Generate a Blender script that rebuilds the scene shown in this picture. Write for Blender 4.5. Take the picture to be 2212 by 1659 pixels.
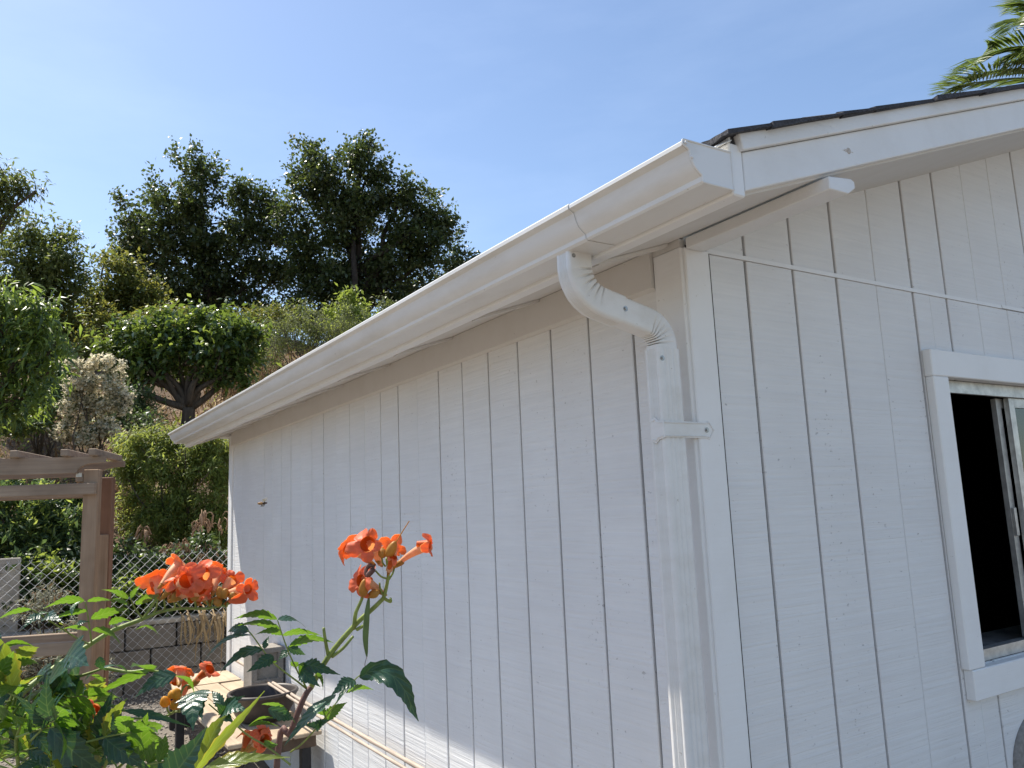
import bpy, bmesh, math, random
import numpy as np
from mathutils import Vector, Matrix

# ------------------------------------------------------------------ reset
for o in list(bpy.data.objects): bpy.data.objects.remove(o)
scene = bpy.context.scene
COL = scene.collection
rng = np.random.default_rng(7)
random.seed(7)

# ------------------------------------------------------------------ camera
CAM = np.array([-1.4878, -1.4704, 1.6676])
YAW, PIT, ROL = math.radians(32.4486), math.radians(8.9501), math.radians(-2.4171)
LENS = 28.043
FPX = 2212 * LENS / 36.0
_d = np.array([math.sin(YAW)*math.cos(PIT), math.cos(YAW)*math.cos(PIT), math.sin(PIT)])
_r = np.array([math.cos(YAW), -math.sin(YAW), 0.0]); _u = np.cross(_r, _d)
CR = _r*math.cos(ROL) + _u*math.sin(ROL)
CU = -_r*math.sin(ROL) + _u*math.cos(ROL)
CD = _d
cam_data = bpy.data.cameras.new('camera'); cam = bpy.data.objects.new('camera', cam_data); COL.objects.link(cam)
M = Matrix(((CR[0], CU[0], -CD[0], CAM[0]), (CR[1], CU[1], -CD[1], CAM[1]), (CR[2], CU[2], -CD[2], CAM[2]), (0, 0, 0, 1)))
cam.matrix_world = M
cam_data.sensor_fit = 'HORIZONTAL'; cam_data.sensor_width = 36; cam_data.lens = LENS
cam_data.clip_start = 0.05; cam_data.clip_end = 2000
scene.camera = cam

# ------------------------------------------------------------------ sky and sun
SUN = np.array([-1.0, 2.0, 3.55]); SUN /= np.linalg.norm(SUN)
elev = math.asin(SUN[2]); azim = math.atan2(SUN[0], SUN[1])
world = bpy.data.worlds.new('World'); scene.world = world; world.use_nodes = True
wn = world.node_tree.nodes; wl = world.node_tree.links; wn.clear()
sky = wn.new('ShaderNodeTexSky'); sky.sky_type = 'NISHITA'; sky.sun_disc = False
sky.sun_elevation = elev; sky.sun_rotation = azim
sky.altitude = 100; sky.air_density = 1.0; sky.dust_density = 0.7; sky.ozone_density = 1.6
bg = wn.new('ShaderNodeBackground'); bg.inputs['Strength'].default_value = 0.1
wo = wn.new('ShaderNodeOutputWorld')
wtc = wn.new('ShaderNodeTexCoord'); wmp = wn.new('ShaderNodeMapping'); wmp.inputs['Scale'].default_value = (1.6, 1.1, 5.0); wmp.inputs['Rotation'].default_value = (.25, .35, .5)
wnz = wn.new('ShaderNodeTexNoise'); wnz.inputs['Scale'].default_value = 1.7; wnz.inputs['Detail'].default_value = 7; wnz.inputs['Roughness'].default_value = .58
wrp = wn.new('ShaderNodeMapRange'); wrp.inputs['From Min'].default_value = .42; wrp.inputs['From Max'].default_value = .78; wrp.inputs['To Min'].default_value = 0; wrp.inputs['To Max'].default_value = .06
wmx = wn.new('ShaderNodeMix'); wmx.data_type = 'RGBA'; wmx.inputs[7].default_value = (9.0, 10.0, 11.5, 1)     # thin high haze streaks
wl.new(wtc.outputs['Generated'], wmp.inputs[0]); wl.new(wmp.outputs[0], wnz.inputs['Vector']); wl.new(wnz.outputs['Fac'], wrp.inputs['Value'])
wl.new(wrp.outputs[0], wmx.inputs[0]); wl.new(sky.outputs[0], wmx.inputs[6]); wl.new(wmx.outputs[2], bg.inputs['Color']); wl.new(bg.outputs[0], wo.inputs['Surface'])
sd = bpy.data.lights.new('sun', 'SUN'); sd.energy = 4.1; sd.angle = math.radians(0.53); sd.color = (1.0, 0.94, 0.84)
sun = bpy.data.objects.new('sun', sd); COL.objects.link(sun)
sun.rotation_euler = Vector(-SUN).to_track_quat('-Z', 'Y').to_euler()
sun.location = (-10, 20, 35)
vs = scene.view_settings
vs.view_transform = 'Standard'; vs.look = 'None'; vs.gamma = 1.0; vs.exposure = 0.98; vs.use_curve_mapping = False
scene.render.engine = 'CYCLES'

# ------------------------------------------------------------------ helpers
def at(px, py, d):
    """point on the line of sight of photo position (px,py) of a 2212-wide frame, d metres ahead"""
    return CAM + d*(CD + CR*(px-1106)/FPX - CU*(py-829.5)/FPX)
def z1(x, y, d): return at(x*0.3463, 1084.3+y*0.3463, d)
def z2(x, y, d): return at(433.7+x*0.3463, 1084.3+y*0.3463, d)
def nrm(v):
    v = np.asarray(v, float); n = np.linalg.norm(v); return v/n if n > 1e-12 else v

def new_obj(name, me, parent=None, mats=()):
    for m in mats: me.materials.append(m)
    o = bpy.data.objects.new(name, me); COL.objects.link(o)
    if parent is not None: o.parent = parent
    return o
def mesh(name, v, f, mats, parent=None, fm=None, smooth=False, uv=None):
    me = bpy.data.meshes.new(name)
    me.from_pydata([tuple(map(float, p)) for p in v], [], [tuple(map(int, q)) for q in f])
    if not isinstance(mats, (list, tuple)): mats = [mats]
    if fm is not None: me.polygons.foreach_set('material_index', np.asarray(fm, dtype=np.int32))
    if smooth: me.polygons.foreach_set('use_smooth', np.ones(len(me.polygons), dtype=bool))
    if uv is not None:
        L = me.uv_layers.new(name='UVMap')
        vi = np.empty(len(me.loops), dtype=np.int32); me.loops.foreach_get('vertex_index', vi)
        L.data.foreach_set('uv', np.asarray(uv, dtype=np.float32)[vi].ravel())
    me.update()
    return new_obj(name, me, parent, mats)
def tri_mesh(name, v, f, mats, parent=None, fm=None, smooth=False):
    v = np.asarray(v, np.float32); f = np.asarray(f, np.int32)
    me = bpy.data.meshes.new(name)
    me.vertices.add(len(v)); me.vertices.foreach_set('co', v.ravel())
    k = f.shape[1]; me.loops.add(f.size); me.loops.foreach_set('vertex_index', f.ravel())
    me.polygons.add(len(f)); me.polygons.foreach_set('loop_start', np.arange(0, f.size, k, dtype=np.int32))
    me.polygons.foreach_set('loop_total', np.full(len(f), k, dtype=np.int32))
    if fm is not None: me.polygons.foreach_set('material_index', np.asarray(fm, np.int32))
    if smooth: me.polygons.foreach_set('use_smooth', np.ones(len(f), dtype=bool))
    me.update(calc_edges=True); me.validate()
    if not isinstance(mats, (list, tuple)): mats = [mats]
    return new_obj(name, me, parent, mats)
def empty(name, loc=(0, 0, 0)):
    o = bpy.data.objects.new(name, None); COL.objects.link(o); o.location = loc; o.empty_display_size = 0.1; return o
def tag(o, label=None, cat=None, group=None, kind=None):
    if label: o['label'] = label
    if cat: o['category'] = cat
    if group: o['group'] = group
    if kind: o['kind'] = kind
    return o
class B:
    """collects shapes into one mesh (world coordinates)"""
    def __init__(s): s.v = []; s.f = []; s.m = []
    def add(s, v, f, mi=0):
        o = len(s.v); s.v += [tuple(p) for p in v]; s.f += [tuple(i+o for i in q) for q in f]; s.m += [mi]*len(f); return s
    def box(s, a, b, mi=0, c=0.0):
        x0, y0, z0 = a; x1, y1, z1_ = b
        if c <= 0:
            v = [(x0,y0,z0),(x1,y0,z0),(x1,y1,z0),(x0,y1,z0),(x0,y0,z1_),(x1,y0,z1_),(x1,y1,z1_),(x0,y1,z1_)]
            return s.add(v, [(0,3,2,1),(4,5,6,7),(0,1,5,4),(1,2,6,5),(2,3,7,6),(3,0,4,7)], mi)
        bm = bmesh.new(); bmesh.ops.create_cube(bm, size=1)
        for q in bm.verts: q.co = Vector(((x0+x1)/2+q.co.x*(x1-x0), (y0+y1)/2+q.co.y*(y1-y0), (z0+z1_)/2+q.co.z*(z1_-z0)))
        bmesh.ops.bevel(bm, geom=bm.edges[:], offset=c, segments=1, affect='EDGES')
        bm.verts.index_update()
        s.add([tuple(q.co) for q in bm.verts], [tuple(q.index for q in f.verts) for f in bm.faces], mi); bm.free(); return s
    def prism(s, poly, ext, mi=0):
        """poly: list of 3-D points (planar), ext: extrusion vector"""
        n = len(poly); P = [np.asarray(p, float) for p in poly]; E = np.asarray(ext, float)
        v = P+[p+E for p in P]
        f = [tuple(range(n))[::-1], tuple(range(n, 2*n))]+[(i, (i+1) % n, (i+1) % n+n, i+n) for i in range(n)]
        return s.add(v, f, mi)
    def tube(s, pts, rad, n=8, mi=0, cap=True):
        P = [np.asarray(p, float) for p in pts]; m = len(P)
        R = [rad]*m if np.isscalar(rad) else list(rad)
        t0 = nrm(P[1]-P[0]); a = np.array([0, 0, 1.0]) if abs(t0[2]) < .9 else np.array([1.0, 0, 0])
        N = nrm(np.cross(t0, a)); v = []
        for i in range(m):
            t = nrm(P[min(i+1, m-1)]-P[max(i-1, 0)]); N = nrm(N-t*(N@t)); Bn = np.cross(t, N)
            for k in range(n):
                an = 2*math.pi*k/n; v.append(P[i]+R[i]*(N*math.cos(an)+Bn*math.sin(an)))
        f = [(i*n+k, i*n+(k+1) % n, (i+1)*n+(k+1) % n, (i+1)*n+k) for i in range(m-1) for k in range(n)]
        if cap: f += [tuple(range(n))[::-1], tuple((m-1)*n+k for k in range(n))]
        return s.add(v, f, mi)
    def build(s, name, mats, parent=None, smooth=False): return mesh(name, s.v, s.f, mats, parent, s.m, smooth)
def curve(pts, n=24):
    """Catmull-Rom through points"""
    P = [np.asarray(p, float) for p in pts]; P = [2*P[0]-P[1]]+P+[2*P[-1]-P[-2]]; out = []
    k = len(P)-3
    for j in range(n+1):
        t = j/n*k; i = min(int(t), k-1); t -= i; a, b, c, d = P[i:i+4]
        out.append(.5*((2*b)+(c-a)*t+(2*a-5*b+4*c-d)*t*t+(3*b-a-3*c+d)*t**3))
    return out

# ------------------------------------------------------------------ materials
class NT:
    def __init__(s, name):
        s.m = bpy.data.materials.new(name); s.m.use_nodes = True; s.t = s.m.node_tree; s.t.nodes.clear()
        s.out = s.n('ShaderNodeOutputMaterial')
    def n(s, t, **kw):
        q = s.t.nodes.new(t)
        for k, v in kw.items():
            if hasattr(q, k) and not k in q.inputs.keys(): setattr(q, k, v)
            else: s.set(q, k, v)
        return q
    def set(s, q, k, v):
        if isinstance(v, bpy.types.NodeSocket): s.t.links.new(v, q.inputs[k])
        else:
            if isinstance(v, tuple) and len(v) == 3 and q.inputs[k].type == 'RGBA': v = (*v, 1)
            q.inputs[k].default_value = v
    def coords(s, scale=(1, 1, 1), which='Object', rot=(0, 0, 0)):
        tc = s.n('ShaderNodeTexCoord'); mp = s.n('ShaderNodeMapping'); mp.inputs['Scale'].default_value = scale
        mp.inputs['Rotation'].default_value = rot
        s.t.links.new(tc.outputs[which], mp.inputs['Vector']); return mp.outputs[0]
    def noise(s, vec, scale=5, detail=4, rough=.55):
        q = s.n('ShaderNodeTexNoise'); q.inputs['Scale'].default_value = scale; q.inputs['Detail'].default_value = detail
        q.inputs['Roughness'].default_value = rough; s.t.links.new(vec, q.inputs['Vector']); return q.outputs['Fac']
    def ramp(s, fac, stops):
        q = s.n('ShaderNodeValToRGB'); e = q.color_ramp.elements
        while len(e) < len(stops): e.new(.5)
        for i, (p, c) in enumerate(stops):
            e[i].position = p; e[i].color = (c, c, c, 1) if np.isscalar(c) else (*c, 1)
        s.t.links.new(fac, q.inputs[0]); return q.outputs[0]
    def mix(s, fac, a, b, mode='MIX'):
        q = s.n('ShaderNodeMix'); q.data_type = 'RGBA'; q.blend_type = mode
        for i, val in ((0, fac), (6, a), (7, b)):
            if isinstance(val, bpy.types.NodeSocket): s.t.links.new(val, q.inputs[i])
            else: q.inputs[i].default_value = (*val, 1) if isinstance(val, tuple) else val
        return q.outputs[2]
    def math(s, op, a, b=0.0):
        q = s.n('ShaderNodeMath'); q.operation = op
        for i, val in ((0, a), (1, b)):
            if isinstance(val, bpy.types.NodeSocket): s.t.links.new(val, q.inputs[i])
            else: q.inputs[i].default_value = val
        return q.outputs[0]
    def bump(s, h, strength=.3, dist=.01):
        q = s.n('ShaderNodeBump'); q.inputs['Strength'].default_value = strength; q.inputs['Distance'].default_value = dist
        s.t.links.new(h, q.inputs['Height']); return q.outputs[0]
    def pbsdf(s, col, rough=.6, normal=None, spec=.5, metal=0.0):
        q = s.n('ShaderNodeBsdfPrincipled')
        s.set(q, 'Base Color', col); s.set(q, 'Roughness', rough); s.set(q, 'Specular IOR Level', spec); s.set(q, 'Metallic', metal)
        if normal is not None: s.t.links.new(normal, q.inputs['Normal'])
        return q.outputs[0]
    def end(s, sh): s.t.links.new(sh, s.out.inputs['Surface']); return s.m

def m_siding():
    t = NT('painted_rough_sawn_siding')
    oi = t.n('ShaderNodeObjectInfo')
    def off(sc):
        va = t.n('ShaderNodeVectorMath'); va.operation = 'ADD'; cx_ = t.n('ShaderNodeCombineXYZ')
        for i_ in range(3): t.t.links.new(t.math('MULTIPLY', oi.outputs['Random'], 37.0+11*i_), cx_.inputs[i_])
        t.t.links.new(t.coords(sc), va.inputs[0]); t.t.links.new(cx_.outputs[0], va.inputs[1]); return va.outputs[0]
    st = t.noise(off((2.2, 2.2, 95)), 1.0, 5, .6)
    c2 = t.coords((1, 1, 1.5)); big = t.noise(c2, 2.2, 3)
    sp = t.noise(t.coords((55, 55, 95)), 1.0, 3, .6)
    clus = t.noise(off((3.5, 3.5, 1.1)), 1.6, 3, .6)
    pit = t.math('ADD', sp, t.math('MULTIPLY', clus, .34))
    spk = t.ramp(pit, [(.85, 0.0), (.90, 1.0)])
    col = t.mix(t.ramp(big, [(.35, 0.0), (.7, 1.0)]), (.84, .84, .83), (.78, .775, .765))
    col = t.mix(t.ramp(st, [(.3, 0.0), (.75, .25)]), col, (.55, .55, .55))
    col = t.mix(t.math('MULTIPLY', spk, .5), col, (.30, .285, .27))
    col = t.mix(t.math('MULTIPLY', oi.outputs['Random'], .14), col, (.62, .615, .61))
    h = t.math('SUBTRACT', st, t.math('MULTIPLY', spk, .5))
    return t.end(t.pbsdf(col, .62, t.bump(h, .55, .006), .35))
def m_paint(name, col, rough=.5, grain=(3, 3, 40), bs=.25, dirt=.12, dirtcol=(.42, .36, .28)):
    t = NT(name)
    st = t.noise(t.coords(grain), 1.0, 4, .6); big = t.noise(t.coords((3, 3, 3)), 2.0, 5, .65)
    c = t.mix(t.ramp(big, [(.45, 0.0), (.85, dirt*2)]), col, dirtcol)
    sp = t.noise(t.coords((60, 60, 60)), 1.0, 3, .6)
    c = t.mix(t.ramp(sp, [(.70, 0.0), (.76, .4)]), c, (.3, .26, .2))
    return t.end(t.pbsdf(c, rough, t.bump(st, bs, .004), .4))
def m_metal_white():
    t = NT('white_enamelled_aluminium')
    big = t.noise(t.coords((4, 1.5, 6)), 2.0, 5, .65)
    c = t.mix(t.ramp(big, [(.45, 0.0), (.8, .38)]), (.78, .775, .755), (.48, .43, .34))
    sp = t.noise(t.coords((70, 30, 70)), 1.0, 3, .6)
    c = t.mix(t.ramp(sp, [(.71, 0.0), (.75, .45)]), c, (.3, .25, .18))
    return t.end(t.pbsdf(c, .32, t.bump(t.noise(t.coords((12, 3, 12)), 1, 2), .06, .01), .5))
def m_plain(name, col, rough=.7, scale=20, var=.25, bs=.2, metal=0.0, spec=.4, stretch=(1, 1, 1)):
    t = NT(name)
    n = t.noise(t.coords(stretch), scale, 5, .6)
    c = t.mix(t.ramp(n, [(.3, 0.0), (.7, 1.0)]), tuple(x*(1-var) for x in col), tuple(min(1, x*(1+var)) for x in col))
    return t.end(t.pbsdf(c, rough, t.bump(n, bs, .006), spec, metal))
def m_wood(name, a, b, axis=2, rough=.75):
    t = NT(name); sc = [28, 28, 28]; sc[axis] = 1.3
    n = t.noise(t.coords(tuple(sc)), 1.0, 5, .65); n2 = t.noise(t.coords((4, 4, 4)), 1.0, 3)
    c = t.mix(t.ramp(n, [(.3, 0.0), (.7, 1.0)]), a, b)
    c = t.mix(t.ramp(n2, [(.45, 0.0), (.75, .5)]), c, tuple(x*.55 for x in a))
    return t.end(t.pbsdf(c, rough, t.bump(n, .4, .005), .25))
def m_leaf(name, lo, hi, trans, tf=.35, rough=.45, spec=.4, nscale=1.5):
    """leaf: reflecting upper layer plus light let through"""
    t = NT(name)
    n = t.noise(t.coords((1, 1, 1)), nscale, 3, .6); n2 = t.noise(t.coords((1, 1, 1)), nscale*14, 2, .6)
    k = t.math('ADD', t.math('MULTIPLY', n, .55), t.math('MULTIPLY', n2, .45))
    c = t.mix(t.ramp(k, [(.36, 0.0), (.64, 1.0)]), lo, hi)
    p = t.pbsdf(c, rough, None, spec)
    tr = t.n('ShaderNodeBsdfTranslucent'); t.set(tr, 'Color', t.mix(t.ramp(k, [(.36, 0.0), (.64, 1.0)]), tuple(x*.7 for x in trans), trans))
    mx = t.n('ShaderNodeMixShader'); mx.inputs[0].default_value = tf
    t.t.links.new(p, mx.inputs[1]); t.t.links.new(tr.outputs[0], mx.inputs[2]); return t.end(mx.outputs[0])
def m_vineleaf(name, base, trans, tf=.42, rim=None):
    t = NT(name)
    tc = t.n('ShaderNodeTexCoord'); sep = t.n('ShaderNodeSeparateXYZ'); t.t.links.new(tc.outputs['UV'], sep.inputs[0])
    u = t.math('ABSOLUTE', t.math('SUBTRACT', sep.outputs[0], .5)); v = sep.outputs[1]
    w = t.math('SUBTRACT', v, t.math('MULTIPLY', u, .55))
    vein = t.math('ABSOLUTE', t.math('SUBTRACT', t.math('FRACT', t.math('MULTIPLY', w, 6.0)), .5))
    vl = t.ramp(vein, [(0.0, 1.0), (.09, 0.0)]); mid = t.ramp(u, [(0.0, 1.0), (.03, 0.0)])
    vv = t.math('MAXIMUM', vl, mid)
    oi = t.n('ShaderNodeObjectInfo'); rnd = oi.outputs['Random']
    nz = t.noise(tc.outputs['UV'], 5, 4, .6)
    c = t.mix(rnd, tuple(x*.75 for x in base), tuple(min(1, x*1.3) for x in base))
    c = t.mix(t.math('MULTIPLY', t.ramp(nz, [(.45, 0.0), (.75, 1.0)]), .4), c, tuple(min(1, x*1.6) for x in base))
    if rim: c = t.mix(t.ramp(t.math('ADD', u, t.math('MULTIPLY', nz, .3)), [(.45, 0.0), (.62, 1.0)]), c, rim)
    tcx = trans if not rim else t.mix(t.ramp(t.math('ADD', u, t.math('MULTIPLY', nz, .3)), [(.45, 0.0), (.62, 1.0)]), trans, tuple(min(1, x*1.5) for x in rim))
    c2 = t.mix(t.math('MULTIPLY', vv, .35), c, tuple(min(1, x*2.2) for x in base))
    h = t.math('ADD', t.math('MULTIPLY', t.ramp(vein, [(0.0, 0.0), (.5, 1.0)]), .7), t.math('MULTIPLY', t.noise(tc.outputs['UV'], 22, 2), .5))
    p = t.pbsdf(c2, .30, t.bump(h, .38, .003), .5)
    tr = t.n('ShaderNodeBsdfTranslucent')
    t.set(tr, 'Color', t.mix(t.math('MULTIPLY', vv, .5), tcx, (.45, .6, .10)))
    mx = t.n('ShaderNodeMixShader'); mx.inputs[0].default_value = tf
    t.t.links.new(p, mx.inputs[1]); t.t.links.new(tr.outputs[0], mx.inputs[2]); return t.end(mx.outputs[0])
def m_petal(name, col, trans, tf=.45, rough=.5):
    t = NT(name); n = t.noise(t.coords((1, 1, 1)), 90, 4, .6)
    c = t.mix(t.ramp(n, [(.35, 0.0), (.7, 1.0)]), tuple(x*.8 for x in col), tuple(min(1, x*1.15) for x in col))
    p = t.pbsdf(c, rough, t.bump(n, .25, .002), .4)
    tr = t.n('ShaderNodeBsdfTranslucent'); t.set(tr, 'Color', trans)
    mx = t.n('ShaderNodeMixShader'); mx.inputs[0].default_value = tf
    t.t.links.new(p, mx.inputs[1]); t.t.links.new(tr.outputs[0], mx.inputs[2]); return t.end(mx.outputs[0])
def m_ground():
    t = NT('dry_soil_and_gravel')
    a = t.noise(t.coords((1, 1, 1)), 1.3, 6, .65); g = t.noise(t.coords((1, 1, 1)), 45, 4, .7)
    c = t.mix(t.ramp(a, [(.35, 0.0), (.65, 1.0)]), (.165, .145, .12), (.255, .23, .20))
    c = t.mix(.15, c, (.1, .09, .08))
    sp = t.n('ShaderNodeSeparateXYZ'); t.t.links.new(t.coords((1, 1, 1)), sp.inputs[0])
    bank = t.ramp(t.math('MULTIPLY', sp.outputs[1], .1), [(FY*.1+.01, 0.0), (FY*.1+.03, 1.0)])
    c = t.mix(bank, c, t.mix(t.ramp(a, [(.35, 0.0), (.65, 1.0)]), (.135, .085, .052), (.25, .175, .115)))
    c = t.mix(t.ramp(g, [(.4, 0.0), (.7, .6)]), c, (.13, .10, .075))
    return t.end(t.pbsdf(c, .9, t.bump(g, .6, .02), .15))
def m_concrete(name, col):
    t = NT(name)
    a = t.noise(t.coords((1, 1, 1)), 6, 5, .65); g = t.noise(t.coords((1, 1, 1)), 160, 3, .7)
    c = t.mix(t.ramp(a, [(.35, 0.0), (.7, 1.0)]), tuple(x*.7 for x in col), col)
    c = t.mix(t.ramp(g, [(.5, 0.0), (.75, .5)]), c, tuple(x*.5 for x in col))
    return t.end(t.pbsdf(c, .92, t.bump(g, .5, .01), .15))
def m_bark(name, col):
    t = NT(name); n = t.noise(t.coords((14, 14, 3)), 1.0, 5, .7)
    c = t.mix(t.ramp(n, [(.35, 0.0), (.65, 1.0)]), tuple(x*.5 for x in col), col)
    return t.end(t.pbsdf(c, .9, t.bump(n, .8, .03), .15))
def m_glass():
    t = NT('window_glass')
    g = t.n('ShaderNodeBsdfGlossy'); t.set(g, 'Roughness', .02); t.set(g, 'Color', (.85, .9, .9))
    tr = t.n('ShaderNodeBsdfTransparent'); t.set(tr, 'Color', (.55, .62, .6))
    f = t.n('ShaderNodeFresnel'); f.inputs[0].default_value = 1.6
    mx = t.n('ShaderNodeMixShader'); t.t.links.new(f.outputs[0], mx.inputs[0])
    t.t.links.new(tr.outputs[0], mx.inputs[1]); t.t.links.new(g.outputs[0], mx.inputs[2]); return t.end(mx.outputs[0])

FY = 6.02
SIDING = m_siding()
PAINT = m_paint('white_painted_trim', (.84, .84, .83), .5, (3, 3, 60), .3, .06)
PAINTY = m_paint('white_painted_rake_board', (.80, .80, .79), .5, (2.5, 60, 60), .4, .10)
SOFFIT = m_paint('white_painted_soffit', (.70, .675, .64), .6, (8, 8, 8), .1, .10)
METALW = m_metal_white()
GROOVE = m_plain('dirty_groove', (.06, .055, .052), .85, 30, .35)
STEEL = m_plain('zinc_screw', (.42, .42, .41), .35, 60, .15, .05, .9)
ALU = m_plain('aluminium_window_frame', (.55, .54, .51), .42, 25, .25, .1, .6)
GLASS = m_glass()
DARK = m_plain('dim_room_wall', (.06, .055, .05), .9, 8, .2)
SILLST = m_plain('dusty_stone_sill', (.20, .19, .175), .7, 14, .5)
SHING = m_plain('asphalt_shingle', (.055, .055, .062), .95, 150, .5, .6)
WOODG = m_wood('weathered_cedar', (.27, .175, .11), (.43, .305, .205), 2)
WOODX = m_wood('weathered_cedar_beam', (.25, .18, .125), (.42, .315, .225), 0)
REDWD = m_wood('red_brown_post_wood', (.20, .10, .06), (.29, .16, .10), 2)
TABLE = m_wood('bleached_table_plank', (.37, .285, .195), (.52, .42, .305), 1)
TABLED = m_wood('dark_table_edge', (.10, .07, .05), (.16, .115, .08), 1)
BLACKM = m_plain('black_steel_leg', (.025, .025, .027), .5, 30, .3)
POT = m_plain('dark_plastic_bowl', (.055, .045, .04), .48, 12, .25, .15)
BLOCK = m_concrete('concrete_block', (.30, .265, .225))
BLOCKT = m_concrete('pale_block_cap', (.52, .47, .40))
CINDER = m_concrete('cinder_block', (.36, .33, .29))
BAMBOO = m_plain('bleached_bamboo', (.42, .34, .27), .6, 8, .3, .15, stretch=(20, 1, 20))
GALV = m_plain('galvanised_wire', (.50, .50, .49), .55, 60, .2, .1, .0)
GROUND = m_ground()
L_OAK = m_leaf('oak_leaf', (.028, .042, .016), (.066, .088, .036), (.18, .25, .055), .25, .38, .5, .5)
L_OLIVE = m_leaf('olive_green_leaf', (.065, .088, .026), (.13, .15, .045), (.27, .33, .07), .34, .5, .4, .8)
L_YELG = m_leaf('yellow_green_leaf', (.085, .095, .02), (.17, .165, .04), (.40, .39, .07), .37, .5, .4, .9)
L_CIT = m_leaf('citrus_leaf', (.035, .068, .022), (.085, .13, .038), (.29, .41, .06), .31, .28, .6, 1.5)
L_PEACH = m_leaf('peach_leaf', (.075, .12, .02), (.16, .215, .04), (.40, .54, .08), .40, .42, .45, 1.2)
L_FERN = m_leaf('feathery_green_leaf', (.095, .135, .034), (.175, .22, .062), (.52, .60, .12), .46, .5, .35, 1.2)
L_BROAD = m_leaf('blue_green_leaf', (.045, .085, .035), (.10, .145, .06), (.22, .34, .09), .30, .45, .4, 1.8)
L_SAGE = m_leaf('grey_green_leaf', (.10, .115, .06), (.19, .20, .11), (.22, .26, .10), .25, .65, .3, 1.5)
L_SILV = m_leaf('silver_leaf', (.20, .205, .15), (.33, .325, .25), (.3, .3, .18), .22, .7, .3, 2)
L_LIME = m_leaf('lime_green_leaf', (.13, .18, .03), (.22, .28, .06), (.45, .55, .09), .4, .45, .4, 2)
L_CREAM = m_leaf('cream_flower_head', (.66, .60, .44), (.84, .78, .60), (.9, .82, .6), .42, .8, .2, 3)
L_DRY = m_leaf('dry_straw', (.30, .205, .11), (.48, .36, .21), (.4, .3, .14), .25, .8, .2, 1.5)
L_BROWN = m_leaf('dead_brown_stalk', (.17, .095, .05), (.30, .19, .11), (.25, .15, .07), .2, .85, .15, 1.5)
L_PALM = m_leaf('palm_leaflet', (.06, .10, .022), (.11, .155, .04), (.28, .38, .07), .32, .4, .45, 1)
L_WITH = m_leaf('withered_flower', (.30, .19, .12), (.46, .31, .20), (.4, .26, .14), .25, .75, .2, 6)
BARK = m_bark('grey_brown_bark', (.13, .10, .075))
BARKD = m_bark('dark_oak_bark', (.07, .055, .045))
STALK = m_plain('green_stalk', (.11, .16, .05), .6, 20, .3)
V_LEAF = m_vineleaf('trumpet_vine_leaf', (.042, .098, .03), (.19, .37, .02), .38)
V_DARK = m_vineleaf('trumpet_vine_leaf_dark', (.022, .062, .038), (.07, .19, .03), .22)
V_YEL = m_vineleaf('trumpet_vine_leaf_yellowing', (.10, .13, .025), (.30, .38, .03), .42, (.38, .30, .03))
V_STEM = m_plain('green_vine_stem', (.22, .27, .065), .5, 60, .3, .2)
V_BROWN = m_plain('brown_vine_stem', (.16, .085, .07), .65, 50, .35, .4)
P_IN = m_petal('red_coral_petal_face', (.84, .24, .12), (.98, .30, .07), .5)
P_OUT = m_petal('orange_petal_back', (.90, .47, .22), (1.0, .42, .11), .5)
P_TUBE = m_petal('orange_flower_tube', (.90, .50, .27), (.95, .40, .12), .36)
P_THR = m_petal('orange_flower_throat', (.62, .12, .015), (.8, .16, .01), .3)
P_CAL = m_petal('orange_green_calyx', (.52, .27, .055), (.6, .32, .04), .38)
P_BUD = m_petal('yellow_orange_bud', (.72, .38, .04), (.8, .4, .03), .38)

# ------------------------------------------------------------------ ground and hill
FY = 6.02           # line of the fence and block wall
def ground_h(x, y):
    x = np.asarray(x, float); y = np.asarray(y, float)
    low = .30*np.clip((y-2.5)/3.3, 0, 1)
    t = np.clip(y-(FY+.18), 0, None)
    hill = np.where(t > 0, .52+.395*np.minimum(t, 16.5), 0)
    rid = np.clip((t-14.5)/6, 0, 1); hill = hill-rid*rid*.55
    hill = hill-np.clip(t-24, 0, 40)*.12
    hill = hill+np.where(t > .6, .16*np.sin(x*.9+y*.5)+.10*np.sin(x*2.1-y*1.3+1), 0)*np.clip(t/3, 0, 1)
    return low+hill
def gh(x, y): return float(ground_h(x, y))
xs = np.unique(np.concatenate([np.linspace(-400, -30, 12), np.linspace(-30, -6, 25), np.linspace(-6, 14, 81), np.linspace(14, 40, 27), np.linspace(40, 400, 12)]))
ys = np.unique(np.concatenate([np.linspace(-400, -20, 12), np.linspace(-20, 2, 23), np.linspace(2, FY, 9), [FY+.12, FY+.181], np.linspace(FY+.35, 34, 100), np.linspace(34, 90, 30), np.linspace(90, 500, 12)]))
X, Y = np.meshgrid(xs, ys); Z = ground_h(X, Y)
V = np.stack([X, Y, Z], -1).reshape(-1, 3); nx = len(xs)
I, J = np.meshgrid(np.arange(len(ys)-1), np.arange(nx-1), indexing='ij'); q = (I*nx+J).ravel()
ground = tri_mesh('ground', V, np.stack([q, q+1, q+nx+1, q+nx], 1), GROUND, smooth=True)
tag(ground, 'dry brown soil yard rising into the hillside', kind='structure')

# ------------------------------------------------------------------ the house
SL = .344
def S(x): return 2.362+SL*x          # plane of the soffit
WL = 5.06                             # length of the eave wall
GW = 5.4; RX = GW/2                   # gable width, ridge
ZB = 2.338
house = empty('house', (0, 0, 0))
tag(house, 'white painted shed with grooved wood siding, gutter and downspout', 'house')
def rpos(o, p): o.parent = p; return o

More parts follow.
